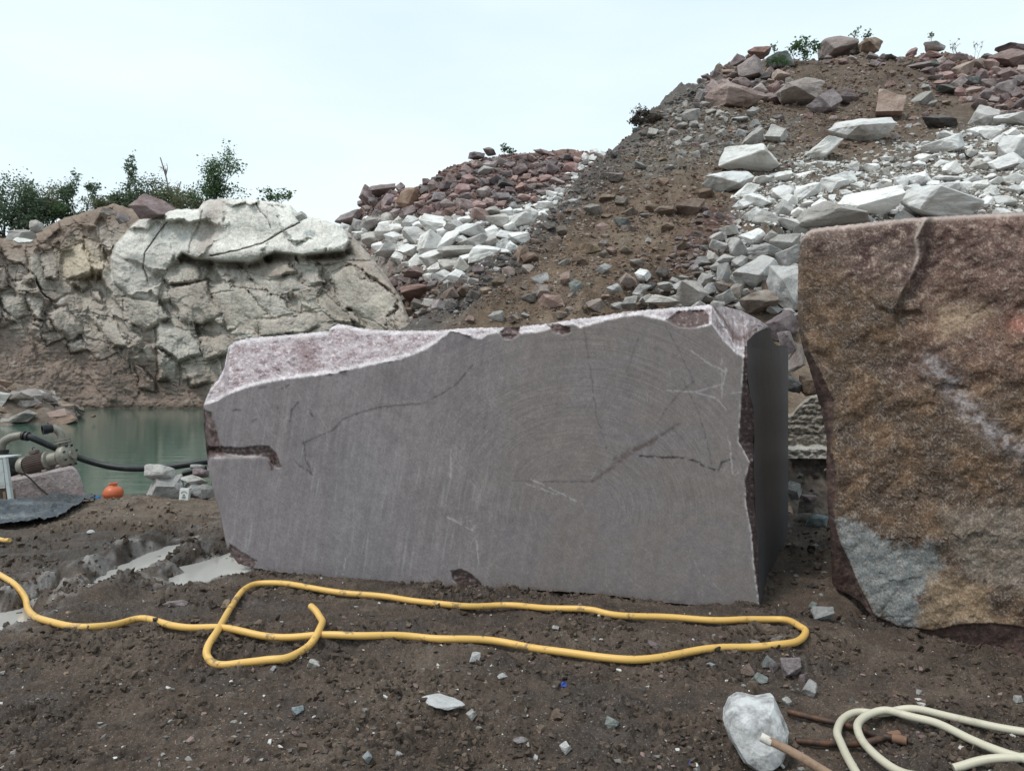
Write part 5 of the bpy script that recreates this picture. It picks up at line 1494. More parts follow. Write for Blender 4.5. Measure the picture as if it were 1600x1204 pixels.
# white stone with a wooden bar stuck in it
pw_ = gp(1193, 1192)
M_chalk = M_['chalk']
WY = 3.0
OUT = [(1145, 1124), (1157, 1109), (1172, 1103), (1202, 1107), (1229, 1103), (1240, 1126), (1247, 1150), (1241, 1168), (1229, 1190), (1213, 1200), (1190, 1203), (1168, 1190), (1150, 1160), (1142, 1140)]


def chalk_stone():
    from mathutils import noise
    bm = bmesh.new()
    c = at(1196, 1155, WY)
    rings = []
    for dep, sc_k in ((.0, .50), (.025, .86), (.07, 1.0), (.15, .98), (.21, .80), (.24, .4)):
        ring = []
        for x, y in OUT:
            px_, py_ = 1196 + (x - 1196) * sc_k, 1155 + (y - 1155) * sc_k - (6 if sc_k < .6 and dep < .1 else 0)
            ring.append(bm.verts.new(at(px_, py_, WY) + Vector((dep * .15, dep + .0011 * (1200 - py_), -dep * .1))))
        rings.append(ring)
    n = len(OUT)
    for a, b in zip(rings[:-1], rings[1:]):
        for i in range(n): bm.faces.new((a[i], a[(i + 1) % n], b[(i + 1) % n], b[i]))
    bm.faces.new(rings[0]); bm.faces.new(rings[-1])
    bmesh.ops.recalc_face_normals(bm, faces=bm.faces[:])
    bmesh.ops.triangulate(bm, faces=bm.faces[:])
    for _ in range(4):
        L = [e for e in bm.edges if e.calc_length() > .016]
        if L: bmesh.ops.subdivide_edges(bm, edges=L, cuts=1); bmesh.ops.triangulate(bm, faces=bm.faces[:])
    bm.normal_update()
    for v in bm.verts:
        v.co += v.normal * (.007 * noise.fractal(v.co * 8, .9, 2.1, 5))
    return bm, c


bmr, cst = chalk_stone()
me = to_mesh(bmr, 'chalky_stone')
t = NT('powdered_stone')
tcn = t.n('ShaderNodeTexCoord').outputs['Object']
g_ = t.noise(tcn, 11, 7, .7)
cN = t.ramp(g_, [(.36, (.17, .165, .165)), (.46, (.36, .355, .355)), (.58, (.60, .595, .595))])
t.bump(t.noise(tcn, 70, 7, .75), .6, .009)
me.materials.append(t.done(cN, .95, .2))
ws = link('chalky_stone', me)
ws.location = (0, 0, -.035)
tag(ws, 'white powdery stone with a wooden bar leaning on it, near the cream hose', 'stone')
m_wood = mat_plain('weathered_wood', (.30, .20, .14), .75, .25, 0, (.14, .085, .06), 14, .7, .4)
a_ = at(1194, 1153, WY - .012); b_ = at(1322, 1222, WY - .17)
hb = empty('wooden_bar', a_, 'worn wooden bar leaning from the white powdery stone towards the bottom edge', 'wooden bar')
pts = [a_ + (b_ - a_) * t_ + Vector((0, 0, .006 * math.sin(t_ * 5))) for t_ in np.linspace(0, 1, 14)]
MB().tube(pts, [.0155 + .004 * t_ for t_ in np.linspace(0, 1, 14)], 12).build('bar_shaft', m_wood, hb, True)
MB().tube([a_ + (a_ - b_).normalized() * .012, a_ + (b_ - a_).normalized() * .03], .0175, 14).build('bar_tip', mat_plain('pale_tip', (.62, .58, .52), .6), hb, True)
m_iron = mat_plain('rusty_iron', (.05, .036, .03), .55, .4, .4, (.17, .085, .05), 12, .8, .4, .45, .65)
for pts_, lab in (([(1232, 1118), (1270, 1129), (1320, 1141), (1370, 1157), (1398, 1163)], 'thin rusty iron pipe lying from the white powdery stone, the upper of two'),
                  ([(1243, 1168), (1300, 1171), (1360, 1168), (1390, 1160)], 'thick dark iron pipe lying beneath the cream hose, the lower of two')):
    pp = path_px(pts_, .014)
    o = empty('iron_pipe', pp[0], lab, 'pipe')
    MB().tube(pp, .0145, 12).build('pipe_shaft', m_iron, o, True)
    d_ = (pp[-1] - pp[-3]).normalized()
    MB().tube([pp[-1] - d_ * .01, pp[-1] + d_ * .045], .0185, 14).build('pipe_collar', mat_plain('rust', (.20, .11, .07), .7), o, True)

STN = [(688, 1114, 82, 26, 'chalk', 'flat white stone pressed into the mud in the middle of the foreground', 'white_stone'), (463, 1112, 19, 15, 'blue', 'blue-grey slate chip on the mud below the hose end', None), (573, 1180, 15, 13, 'blue', 'small blue-grey chip near the bottom edge', None),
       (620, 1179, 18, 9, 'pale', 'small pale flat stone near the bottom edge beside a blue-grey chip', None), (785, 1058, 16, 10, 'chalk', 'white pebble below the lower run of the yellow hose', None), (740, 1030, 20, 16, 'chalk', 'pale lump just below the middle of the yellow hose', None),
       (736, 1118, 16, 13, 'pale', 'grey stone beside the flat white stone', None), (815, 1158, 34, 12, 'purple', 'long purple-grey stone low in the foreground', None), (883, 1168, 18, 14, 'pale', 'small pinkish stone beyond the long purple-grey stone', None), (958, 1132, 20, 15, 'green', 'greenish grey pebble bare on the mud below the hose bend', None),
       (1203, 1038, 24, 22, 'green', 'green slate stone just below the bend of the yellow hose', None), (1190, 1063, 24, 17, 'green', 'smaller grey-green stone below the green slate stone', None), (1238, 1040, 32, 34, 'purple', 'purple-grey stone below the bend of the yellow hose, largest of its cluster', None),
       (1184, 1082, 20, 28, 'brown', 'dark brown stone standing under the grey-green stones', None), (1270, 1080, 28, 28, 'grey', 'angular grey stone between the hose bend and the cream hose', None), (1215, 1004, 30, 14, 'purple', 'flat purple stone lying inside the bend of the yellow hose', None),
       (1180, 1010, 26, 14, 'brown', None, None), (1195, 985, 46, 22, 'brown', 'lumpy brown stone inside the bend of the yellow hose', None), (1110, 1042, 20, 9, 'blue', 'flat blue-green chip below the yellow hose', None), (1290, 962, 30, 24, 'grey', 'grey stone in the gap before the two great blocks', None), (1272, 948, 18, 13, 'green', 'small green stone beside the grey stone in the gap', None),
       (1258, 1060, 16, 16, 'purple', None, None), (1170, 1050, 22, 22, 'brown', None, None), (1212, 1045, 16, 18, 'purple', None, None), (1232, 1098, 18, 16, 'pale', 'small tan stone just above the white powdery stone', None), (1025, 1012, 26, 12, 'purple', 'flat mauve stone lying between the runs of the yellow hose', None),
       (868, 983, 12, 10, 'pale', None, None), (1245, 1165, 12, 14, 'brown', None, None), (872, 1120, 24, 16, 'brown', None, None), (425, 1046, 10, 10, 'grey', None, None), (490, 1040, 30, 16, 'pale', 'whitish crumbly lump beside the end loop of the yellow hose', None), (352, 948, 18, 20, 'brown', None, None),
       (268, 948, 48, 14, 'purple', 'flat pinkish slate pieces in the mud beyond the yellow hose', None), (262, 918, 20, 24, 'brown', 'brown lump at the edge of the pale puddle', None), (1440, 1083, 14, 10, 'pale', None, None), (1592, 1095, 16, 12, 'grey', None, None), (1405, 1084, 16, 10, 'brown', None, None), (140, 832, 12, 8, 'chalk', 'white pebble on the dry bank under the tarpaulin', None)]
for x, y, w_, h_, m, lab, nm in STN:
    p = gp(x, y + .35 * h_) + Vector((0, 0, .022 if lab and lab.startswith('flat white') else 0))
    sw, sh = w_ * p.y / F * 1.05, h_ * p.y / F * 1.1
    rock(p + Vector((0, .3 * sw, .30 * sh)), (sw, sw * (.9 if w_ < 2 * h_ else .6), sh * (1.0 if w_ < 2 * h_ else .75)), m, lab or 'small loose stone lying on the muddy foreground by the hoses', None if lab else 'loose stones in the mud', name=nm or ('mud_stone' if not lab else None), cat='stone')
m_bluep = mat_plain('blue_plastic', (.05, .09, .42), .4)
for x, y, lab in ((881, 1076, 'tiny scrap of blue plastic in the mud below the yellow hose'), (1081, 1200, 'tiny scrap of blue plastic at the bottom edge of the mud')):
    p = gp(x, y)
    tag(MB().add([p + Vector(v) for v in ((-.014, 0, .012), (.012, .004, .008), (.016, .012, .022), (-.01, .016, .028), (0, .006, .034))], [(0, 1, 2), (0, 2, 4), (0, 4, 3), (2, 3, 4)]).build('plastic_scrap', m_bluep), lab, 'plastic scrap')

# ------------------------------------------------------------------ the gap between the two blocks
Ys = 8.75
n_ = 60; mz = 90
gx, gz_ = np.meshgrid(np.linspace(1226, 1318, n_), np.linspace(0, 1, mz))
ytp = itp(gx, [(1226, 655), (1240, 648), (1252, 632), (1268, 622), (1318, 612)]) + 3 * fbm(gx / 8, gx * 0, 3, 3)
yy_ = ytp + (716 - ytp) * gz_
saw_ = ((yy_ - 600 + 2 * fbm(gx / 20, yy_ / 10, 2, 5)) / 15.5) % 1
dd_ = Ys - .03 * np.sqrt(np.clip(1 - (2 * saw_ - 1) ** 2, 0, 1)) + .05 * fbm(gx / 9, yy_ / 7, 4, 7) - .14 * ss(696, 702, yy_)
V = np.stack([(gx - 800) / F * dd_, dd_, EYE + (HZ - yy_) / F * dd_], -1)
top_ = np.stack([V[0] * np.array((1.06, 1.06, 1)) + np.array((0, 0, .02 - .04 * k_)) for k_ in (1, 0)], 0)
V = np.concatenate([top_, V], 0)
sc2 = np.zeros(V.shape) + np.array((.30, .265, .225)); sc2[2:] = mixc(sc2[2:], (.46, .43, .39), ss(688, 696, yy_)); sc2[2:] = mixc(sc2[2:], (.20, .17, .14), (1 - ss(.0, .2, saw_)) * .4)
sl2 = empty('drilled_slab', (3.2, Ys, 0), 'pale stone slab with horizontal drill grooves in the gap between the great blocks', 'stone slab')
me = fastmesh('grooved_face', V.reshape(-1, 3) - np.array(sl2.location), gridq(*V.shape[:2]), sc2.reshape(-1, 3))
link('grooved_face', me, m_broke, sl2)
p0 = at(1218, 705, Ys); p1 = at(1318, 800, Ys)
gx, gy = np.meshgrid(np.linspace(0, 1, 50), np.linspace(0, 1, 40))
X_ = p0.x + (p1.x - p0.x) * gx; Z_ = p0.z + (p1.z - p0.z) * gy
Y_ = Ys - .10 - .5 * gy ** 2 + .14 * ridg(gx * 3, gy * 2.4, 4, 17)
me = fastmesh('slab_base', np.stack([X_, Y_, Z_], -1).reshape(-1, 3) - np.array(sl2.location), gridq(40, 50), (np.zeros((2000, 3)) + np.array((.12, .10, .085))) * (1 + .5 * fbm(gx * 5, gy * 5, 3, 2)).reshape(-1, 1))
link('slab_base', me, m_broke, sl2)
for x, y, w_, h_, m, lab in ((1276, 815, 34, 26, 'blue', 'blue-green stone on the ground between the two great blocks'), (1240, 765, 26, 30, 'grey', 'grey stone under the drilled slab in the gap'), (1262, 778, 22, 12, 'purple', 'pinkish flat stone in the gap'), (1258, 792, 40, 22, 'brown', 'brown stone behind the blue-green stone in the gap'),
                             (1246, 560, 28, 54, 'tan', 'pale boulder above the drilled slab, seen through the gap'), (1236, 600, 30, 34, 'dark', 'dark stone above the drilled slab, seen through the gap'), (1268, 600, 40, 36, 'brown', 'brown stone resting on the drilled slab'), (1232, 535, 30, 36, 'purple', 'purple stone beside the corner of the rusty block')):
    Yk = 8.1 if y > 740 else 9.6
    sw, sh = w_ * Yk / F, h_ * Yk / F
    rock(at(x, y, Yk), (sw, sw * .9, sh), m, lab, cat='stone')
NG = 26
for i in range(NG):
    x, y = RR.uniform(1228, 1310), RR.uniform(725, 930)
    Yk = EYE * F / (max(y, 800) - HZ) if y > 800 else 8.3 - (y - 725) * .003
    s_z = RR.uniform(5, 15) * Yk / F
    p = at(x, y, Yk)
    if y > 800: p.z = gz(p.x, p.y) + .25 * s_z
    rock(p, (s_z * 1.2, s_z, s_z * .8), RR.choice(('grey', 'brown', 'dark', 'brown')), 'small stone lying in the dark gap between the great blocks', 'stones in the gap', name='gap_stone', cat='stone')

# ------------------------------------------------------------------ pump corner by the pond
def slab(name, px, Y, depth, mat, label, cat='stone block', amp=.012, cut=None):
    """a stone block whose front outline is given in pixels"""
    bm = bmesh.new()
    fv = [bm.verts.new(at(x, y, Y + dy)) for x, y, dy in px]
    f = bm.faces.new(fv)
    r_ = bmesh.ops.extrude_face_region(bm, geom=[f])
    for g in r_['geom']:
        if isinstance(g, bmesh.types.BMVert): g.co += Vector(depth)
    bmesh.ops.recalc_face_normals(bm, faces=bm.faces[:])
    bmesh.ops.bevel(bm, geom=bm.edges[:], offset=.018, segments=1, affect='EDGES', profile=.6)
    bmesh.ops.triangulate(bm, faces=bm.faces[:])
    for _ in range(5):
        L = [e for e in bm.edges if e.calc_length() > .05]
        if not L: break
        bmesh.ops.subdivide_edges(bm, edges=L, cuts=1); bmesh.ops.triangulate(bm, faces=bm.faces[:])
    bm.normal_update()
    from mathutils import noise
    for v in bm.verts: v.co += v.normal * amp * noise.fractal(v.co * 6, .8, 2.1, 5)
    o = link(name, to_mesh(bm, name), mat)
    return tag(o, label, cat)


YP_ = 9.75
pg = mat_rock('pink_grey_granite', (.22, .138, .13), (.32, .215, .205), (.40, .30, .29), 3, 0, .5)
slab('pump_stone', [(-90, 775, 0), (20, 749, 0), (60, 741, 0), (113, 729, 0), (120, 733, 0), (131, 760, 0), (139, 792, 0), (138, 815, 0), (-90, 825, 0)], YP_, (-.5, .75, 0), pg, 'pink-grey stone block carrying the pump at the edge of the pond')

# the pump: axis from the end cover to the casing
mt_gr = mat_plain('pump_grey', (.27, .255, .215), .5, .4, .3, (.13, .09, .06), 16, .7, .1)
mt_rd = mat_plain('motor_brown', (.16, .115, .10), .55, .4, .2, (.25, .22, .19), 14, .6, .1)
mt_dk = mat_plain('dark_cast_iron', (.035, .036, .035), .5, .4, .3, (.09, .07, .055), 14, .6)
Yp_ = YP_ + .28
A = at(36, 729, Yp_); Bx = at(108, 711, Yp_ - .06)
ax = (Bx - A).normalized(); Lp = (Bx - A).length
up = (Vector((0, 0, 1)) - ax * ax.z).normalized(); sdv = ax.cross(up)
rot = Matrix((ax, sdv, up)).transposed()
pump = empty('water_pump', A - Vector((0, 0, .14)), 'grey electric water pump with a ribbed motor standing on the pink-grey stone', 'pump')
R0 = .118


def onax(t_, u_=0, s_=0): return A + ax * (Lp * t_) + up * u_ + sdv * s_


MB().lathe([(0, -.01), (R0 * .8, 0), (R0 * 1.02, .03), (R0 * 1.02, .09), (R0 * .95, .10)], onax(-.06), ax, 28).build('end_cover', mt_gr, pump, True)
mb = MB().lathe([(R0 * .9, 0), (R0 * .9, Lp * .42), (0, Lp * .42)], onax(.12), ax, 28)
for k in range(26):
    a2 = 2 * math.pi * k / 26
    c = onax(.33) + (up * math.cos(a2) + sdv * math.sin(a2)) * (R0 * .96)
    rr2 = Matrix((ax, sdv * math.cos(a2) - up * math.sin(a2), up * math.cos(a2) + sdv * math.sin(a2))).transposed()
    mb.box(c, (Lp * .42, .006, .022), rr2)
mot = mb.build('motor_body', mt_rd, pump)
MB().box(onax(.30, R0 + .035), (.10, .08, .05), rot, .008).build('terminal_box', mt_rd, pump)
MB().lathe([(R0 * 1.0, 0), (R0 * 1.05, .01), (R0 * 1.05, .035), (R0 * .75, .05), (R0 * .68, .17), (R0 * .9, .185)], onax(.53), ax, 28).build('bracket', mt_gr, pump, True)
for s_ in (-1, 1):
    MB().box(onax(.68, .02 * s_, -R0 * .68), (.05, .02, .05), rot, .004).build('bracket_window', mt_dk, pump)
MB().lathe([(.05, 0), (R0 * 1.15, .01), (R0 * 1.30, .04), (R0 * 1.30, .10), (R0 * 1.05, .13), (.06, .14), (.06, .17), (0, .17)], onax(.84), ax, 32).build('pump_casing', mt_gr, pump, True)
mb = MB()
for k in range(8):
    a2 = 2 * math.pi * (k + .5) / 8
    mb.lathe([(0, 0), (.014, 0), (.014, .022), (0, .022)], onax(.84) + ax * .125 + (up * math.cos(a2) + sdv * math.sin(a2)) * R0 * 1.12, ax, 6)
mb.build('casing_bolts', mt_dk, pump)
c0 = onax(.84) + ax * .06
fp = c0 + up * (R0 * 1.55)
MB().lathe([(.055, 0), (.055, R0 * .6)], c0 + up * R0 * .95, up, 20).build('outlet_neck', mt_gr, pump, True)
fl_ = MB().lathe([(0, -.013), (.105, -.013), (.105, .013), (0, .013)], fp, up, 28).build('flange', mt_gr, pump, True)
MB().lathe([(0, -.013), (.10, -.013), (.10, .012), (0, .012)], fp + up * .032, up, 28).build('flange', mt_gr, pump, True)
e_ = [fp + up * .03, at(96, 686, Yp_ - .05), at(95, 679, Yp_ - .05), at(91, 673, Yp_ - .06), at(85, 669.5, Yp_ - .08), at(79, 669, Yp_ - .10)]
MB().tube(catmull(e_, 6), .050, 18).build('outlet_elbow', mt_gr, pump, True)
q0, q1 = at(82, 669, Yp_ - .09), at(66, 671, Yp_ - .17)
dv = (q1 - q0).normalized()
MB().lathe([(.054, 0), (.058, .02), (.058, .05), (.064, .055), (.064, (q1 - q0).length), (.050, (q1 - q0).length), (.046, (q1 - q0).length - .07), (0, (q1 - q0).length - .07)], q0, dv, 22).build('hose_coupling', m_blackhose, pump, True)
for t_ in (.12, .52):
    MB().box(onax(t_, -R0 - .012), (.07, .20, .05), rot, .006).build('foot', mt_gr, pump)
MB().tube([onax(.28, R0 + .05), onax(.28, R0 + .085), onax(.31, R0 + .10), onax(.335, R0 + .085)], .006, 8).build('lifting_eye', mt_dk, pump)

# second pump, mostly behind the cabinet, with its grey elbow and the black hose
p2_ = at(8, 728, YP_ + .42)
sp2_ = empty('dark_pump', p2_ - Vector((0, 0, .2)), 'dark second pump behind the grey cabinet, its elbow feeding the black hose', 'pump')
MB().lathe([(0, -.16), (.12, -.15), (.17, -.08), (.18, .04), (.14, .12), (.06, .15), (0, .15)], p2_, (.8, -.6, .1), 28).build('pump_casing', mt_dk, sp2_, True)
MB().box(p2_ + Vector((-.05, 0, -.17)), (.5, .25, .07), None, .01).build('base', mt_dk, sp2_)
MB().lathe([(.0, 0), (.07, 0), (.07, .14), (0, .14)], p2_ + Vector((-.03, 0, .08)), (0, 0, 1), 18).build('outlet_neck', mt_dk, sp2_, True)
Yh = YP_ + .42
ep = [at(3, 712, Yh), at(2, 700, Yh), at(5, 691, Yh), at(13, 685, Yh), at(24, 681.5, Yh), at(35, 680, Yh)]
MB().tube(catmull(ep, 6), .052, 18).build('elbow_pipe', mt_gr, sp2_, True)
bh = [at(33, 680, Yh), at(45, 682, Yh), at(60, 688, Yh + .02), at(85, 699, Yh + .1), at(105, 707, Yh + .2), at(130, 717, Yh + .25), at(165, 727, Yh + .25), at(200, 731.5, Yh + .2), at(235, 731.5, Yh + .1), at(262, 729.5, Yh), at(295, 725, Yh), at(325, 720, Yh), at(370, 716, Yh)]
bo = empty('black_hose', bh[0], 'thick black hose sagging over the green pond from the pumps to the stones', 'hose')
MB().tube(catmull(bh, 8), .044, 16).build('hose_tube', m_blackhose, bo, True)
mb = MB()
for q_ in (at(37, 680.5, Yh), at(43, 681.6, Yh)):
    mb.lathe([(.05, -.012), (.062, -.012), (.062, .012), (.05, .012)], q_, (1, 0, -.15), 20)
mb.build('hose_clamp', mt_dk, bo)

# grey electrical cabinet on a frame, leaning
m_cab = mat_plain('cabinet_paint', (.50, .53, .52), .5, .35, 0, (.24, .21, .17), 7, .6)
Yc = 9.0
cab = empty('electric_cabinet', at(-20, 806, Yc), 'pale grey metal cabinet with an open lower bay, cut off by the picture edge', 'cabinet')
w0 = .42


def quadbox(name, pts, th, mat):
    """a plate with its front corners given in pixels"""
    mb = MB()
    f_ = [at(x, y, Yc) for x, y in pts]; b2 = [p + Vector((0, th, 0)) for p in f_]
    n = len(f_)
    mb.add(f_ + b2, [tuple(range(n)), tuple(range(2 * n - 1, n - 1, -1))] + [(i, (i + 1) % n, n + (i + 1) % n, n + i) for i in range(n)])
    return mb.build(name, mat, cab)


quadbox('frame_post', [(4, 716), (8.5, 716), (21, 804), (15, 805)], .05, m_cab)
quadbox('door', [(-60, 719), (3.4, 717), (8, 759), (-60, 764)], .03, m_cab)
quadbox('rail', [(-60, 803), (15, 800), (16, 806), (-60, 811)], .05, m_cab)
quadbox('rail', [(-60, 765), (7.5, 760), (8, 762), (-60, 768)], .05, m_cab)
m_cabin = mat_plain('rusty_inside', (.20, .15, .11), .8, .2, 0, (.10, .07, .05), 8, .7)
mb = MB().box(at(-24, 764, Yc + .30), (.52, .03, .62), Matrix.Rotation(-.1, 3, 'Y'))
mb.build('back_panel', m_cabin, cab)
quadbox('inner_strip', [(4, 768), (8, 767), (12, 800), (8, 801)], .18, m_cabin)
quadbox('top_cover', [(-60, 716), (8.5, 713.5), (8.5, 715.6), (-60, 718.4)], .3, m_cab)

# cables
def wire(name, pts, rad, label, k=6, mat=None):
    o = MB().tube(catmull(pts, k), rad, 8).build(name, mat or m_cable, None, True)
    return tag(o, label, 'cable')


wire('thin_cable', [at(8, 729, 9.5), at(25, 737, 9.6), at(38, 741, 9.7), at(46, 746, 9.72), at(60, 760, 9.72), at(75, 773, 9.72), at(90, 786, 9.7)], .009, 'thin dark cable running down the face of the pink-grey stone')
wire('thin_cable', [at(272, 741, 9.66), at(262, 748, 9.58), at(250, 757, 9.5), at(238, 769, 9.5), at(228, 777, 9.5), at(216, 784, 9.5), at(200, 792, 9.4)], .009, 'thin dark cable draped over the flat-topped stone by the pond')
hx, hd, hz = hit([1131, 1136, 1133, 1126, 1121, 1117], [205, 268, 310, 360, 420, 466])
wire('slope_cable', [at(x, y, d - .12) for x, y, d in zip([1131, 1136, 1133, 1126, 1121, 1117], [205, 268, 310, 360, 420, 466], hd)], .016, 'thin dark cable hanging down the near heap past the white slabs')

# tarpaulin
n_, m2 = 130, 90
gx, gy = np.meshgrid(np.linspace(0, 1, n_), np.linspace(0, 1, m2))
yb_ = itp(gx, [(0, 838), (.3, 836), (.55, 830), (.8, 818), (1, 800)])
yt_ = itp(gx, [(0, 812), (.3, 806), (.6, 800), (.85, 797), (1, 797)])
xx2 = -70 + 216 * gx + 4 * np.sin(gy * 7)
yy2 = yt_ + (yb_ - yt_) * gy
Yt = EYE * F / (yy2 - HZ); Xt = (xx2 - 800) / F * Yt
zt_, a1, a2 = g_base(Xt, Yt)
px_ = xx2
zt_ = zt_ + .045 + .03 * ridg(Xt * 1.3 + Yt * 2, Yt * 1.6 - Xt, 4, 941) + .035 * ridg(Xt * 3.1 - Yt * 2.4, Yt * 3.3 + Xt * 1.7, 4, 943) + .02 * ridg(Xt * 9 + Yt * 3, Yt * 11, 3, 947) + .07 * np.exp(-((px_ - 92) / 24) ** 2 - ((yy2 - 801) / 8.) ** 2) * (1 + .5 * fbm(Xt * 4, Yt * 4, 2, 9)) + .02 * np.exp(-((px_ - 55) / 24) ** 2 - ((yy2 - 806) / 8.) ** 2)
tc_ = np.zeros(gx.shape + (3,)) + np.array((.035, .043, .052))
tc_ = mixc(tc_, (.12, .13, .137), ss(.0, .5, fbm(Xt * 1.6, Yt * 3, 3, 945)) * .8)
tc_ = mixc(tc_, (.012, .013, .014), ss(-6, 4, sd(px_, yy2, [(50, 797), (80, 780), (125, 785), (122, 806), (85, 812), (55, 810)])) * .95)
t = NT('tarpaulin_cloth'); at_ = t.n('ShaderNodeAttribute', attribute_name='Col')
tcx = t.n('ShaderNodeTexCoord').outputs['Object']; t.bump(t.noise(tcx, 18, 5, .6), .5, .03)
m_tarp = t.done(at_.outputs['Color'], .42, .5)
V = np.stack([Xt, Yt, zt_], -1).reshape(-1, 3)
q_ = gridq(m2, n_)
lo_ = V.copy(); lo_[:, 2] -= .006
me = fastmesh('tarpaulin', np.concatenate([V, lo_]), np.concatenate([q_, q_[:, ::-1] + len(V)]), np.concatenate([tc_.reshape(-1, 3)] * 2))
tag(link('tarpaulin', me, m_tarp), 'crumpled grey and black tarpaulin spread on the bank below the pump stone', 'tarpaulin')

# pot
pp = gp(177, 782); pp.z = gz(pp.x, pp.y) - .005
m_pot = mat_plain('orange_plastic', (.56, .135, .055), .42, .4, 0, (.40, .10, .045), 5, .35)
pot = empty('water_pot', pp, 'round orange water pot with a narrow neck standing on the bank by the pond', 'pot')
pr = pp.y / F
MB().lathe([(0, 0), (9 * pr, 0), (12 * pr, 2.5 * pr), (14.4 * pr, 8 * pr), (15 * pr, 11.2 * pr), (14.8 * pr, 11.6 * pr), (14.8 * pr, 12.2 * pr), (14 * pr, 15.5 * pr), (11.5 * pr, 19 * pr), (8 * pr, 21.4 * pr), (6 * pr, 22.3 * pr), (5.4 * pr, 24 * pr), (5.4 * pr, 25.2 * pr), (4.6 * pr, 25.2 * pr), (4.6 * pr, 22 * pr), (0, 21 * pr)], pp, (0, 0, 1), 48).build('pot_body', m_pot, pot, True)
MB().lathe([(5.3 * pr, 25.0 * pr), (6.6 * pr, 25.4 * pr), (6.8 * pr, 26.4 * pr), (6.4 * pr, 27 * pr), (4.9 * pr, 27 * pr), (4.6 * pr, 25 * pr)], pp, (0, 0, 1), 40).build('rim', m_pot, pot, True)
pb = at(150, 780, 9.9)
tag(MB().lathe([(0, 0), (.035, 0), (.04, .02), (.035, .05), (.012, .06), (0, .06)], pb, (.7, -.3, .5), 16).build('plastic_scrap', mat_plain('blue_lid', (.04, .16, .36), .4), None, True), 'small blue plastic cap on the ground beside the orange pot', 'plastic scrap')
tag(MB().box(at(143, 786, 9.85), (.075, .06, .06), Matrix.Rotation(.4, 3, 'Z'), .01).box(at(147, 789, 9.8), (.05, .05, .04), Matrix.Rotation(1, 3, 'Z'), .01).build('black_scrap', m_blackhose), 'small black rubber lump between the pump stone and the orange pot', 'scrap')

# white tin with its printed mark
Yt_ = 9.35
tb = at(289, 782, Yt_)
tin = empty('white_tin', tb, 'small white tin with a grey printed arch leaning on the stones by the pond', 'tin')
tw, th_ = 14.5 * Yt_ / F, 18.5 * Yt_ / F
rt = Matrix.Rotation(.05, 3, 'Y') @ Matrix.Rotation(-.12, 3, 'X')
m_tin = mat_plain('white_tin_paint', (.68, .68, .65), .45, .4, 0, (.4, .38, .34), 12, .4)
MB().box(tb + Vector((0, 0, th_ / 2)), (tw, tw * .55, th_), rt, .004).build('tin_body', m_tin, tin)
MB().box(tb + rt @ Vector((0, 0, th_ + .004)), (tw * 1.03, tw * .58, .012), rt, .003).build('tin_lid', mat_plain('tin_lid_grey', (.50, .50, .48), .45), tin)
mk = mat_plain('grey_print', (.22, .23, .23), .6)
fr0 = tb + Vector((0, 0, th_ / 2)) + rt @ Vector((0, -tw * .275 - .003, 0))
arc = [fr0 + rt @ Vector((math.cos(a2) * tw * .30, 0, math.sin(a2) * tw * .26 + th_ * .10)) for a2 in np.linspace(.15, math.pi - .15, 12)]
em = MB().tube(arc, .0042, 6)
em.lathe([(0, -.002), (tw * .13, -.002), (tw * .13, .002), (0, .002)], fr0 + rt @ Vector((0, 0, -th_ * .02)), rt @ Vector((0, 1, 0)), 14)
em.box(fr0 + rt @ Vector((0, 0, -th_ * .20)), (tw * .40, .004, th_ * .13), rt)
em.build('emblem', mk, tin)

# stones by the pond
for x, y, w_, h_, m, lab, Yk in ((250, 739, 44, 28, 'pale', 'rounded loaf-shaped stone resting on the flat-topped stone by the pond', 9.6), (257, 764, 66, 48, 'pale', 'flat-topped pinkish stone by the pond, under the loaf-shaped stone', 9.6), (303, 750, 40, 17, 'pale', 'flat brown-grey stone lying across the pile by the sawn block', 9.75),
                                 (303, 769, 34, 30, 'grey', 'dark pointed stone behind the small white tin', 9.7), (323, 770, 26, 28, 'pale', 'pale stone touching the side of the sawn block, by the pond', 9.5), (314, 739, 24, 16, 'purple', 'small purple stone on top of the pile by the sawn block', 9.9),
                                 (312, 732, 34, 12, 'grey', 'smooth grey stone under the black hose by the sawn block', 10.1), (205, 781, 28, 10, 'grey', 'low grey stone between the orange pot and the flat-topped stone', 9.9), (228, 781, 22, 9, 'grey', 'low flat stone at the foot of the flat-topped stone', 9.8)):
    sw, sh = w_ * Yk / F * 1.03, h_ * Yk / F * 1.08
    rock(at(x, y, Yk), (sw, sw * .8, sh), m, lab, roll=RR.uniform(-6, 6), tilt=.1, cat='stone')
tag(MB().tube([at(286, 740, 9.95), at(300, 736, 9.95), at(322, 731, 9.95)], .035, 12).build('black_pipe_end', m_blackhose, None, True), 'short black pipe end lying on the stones below the black hose', 'pipe')

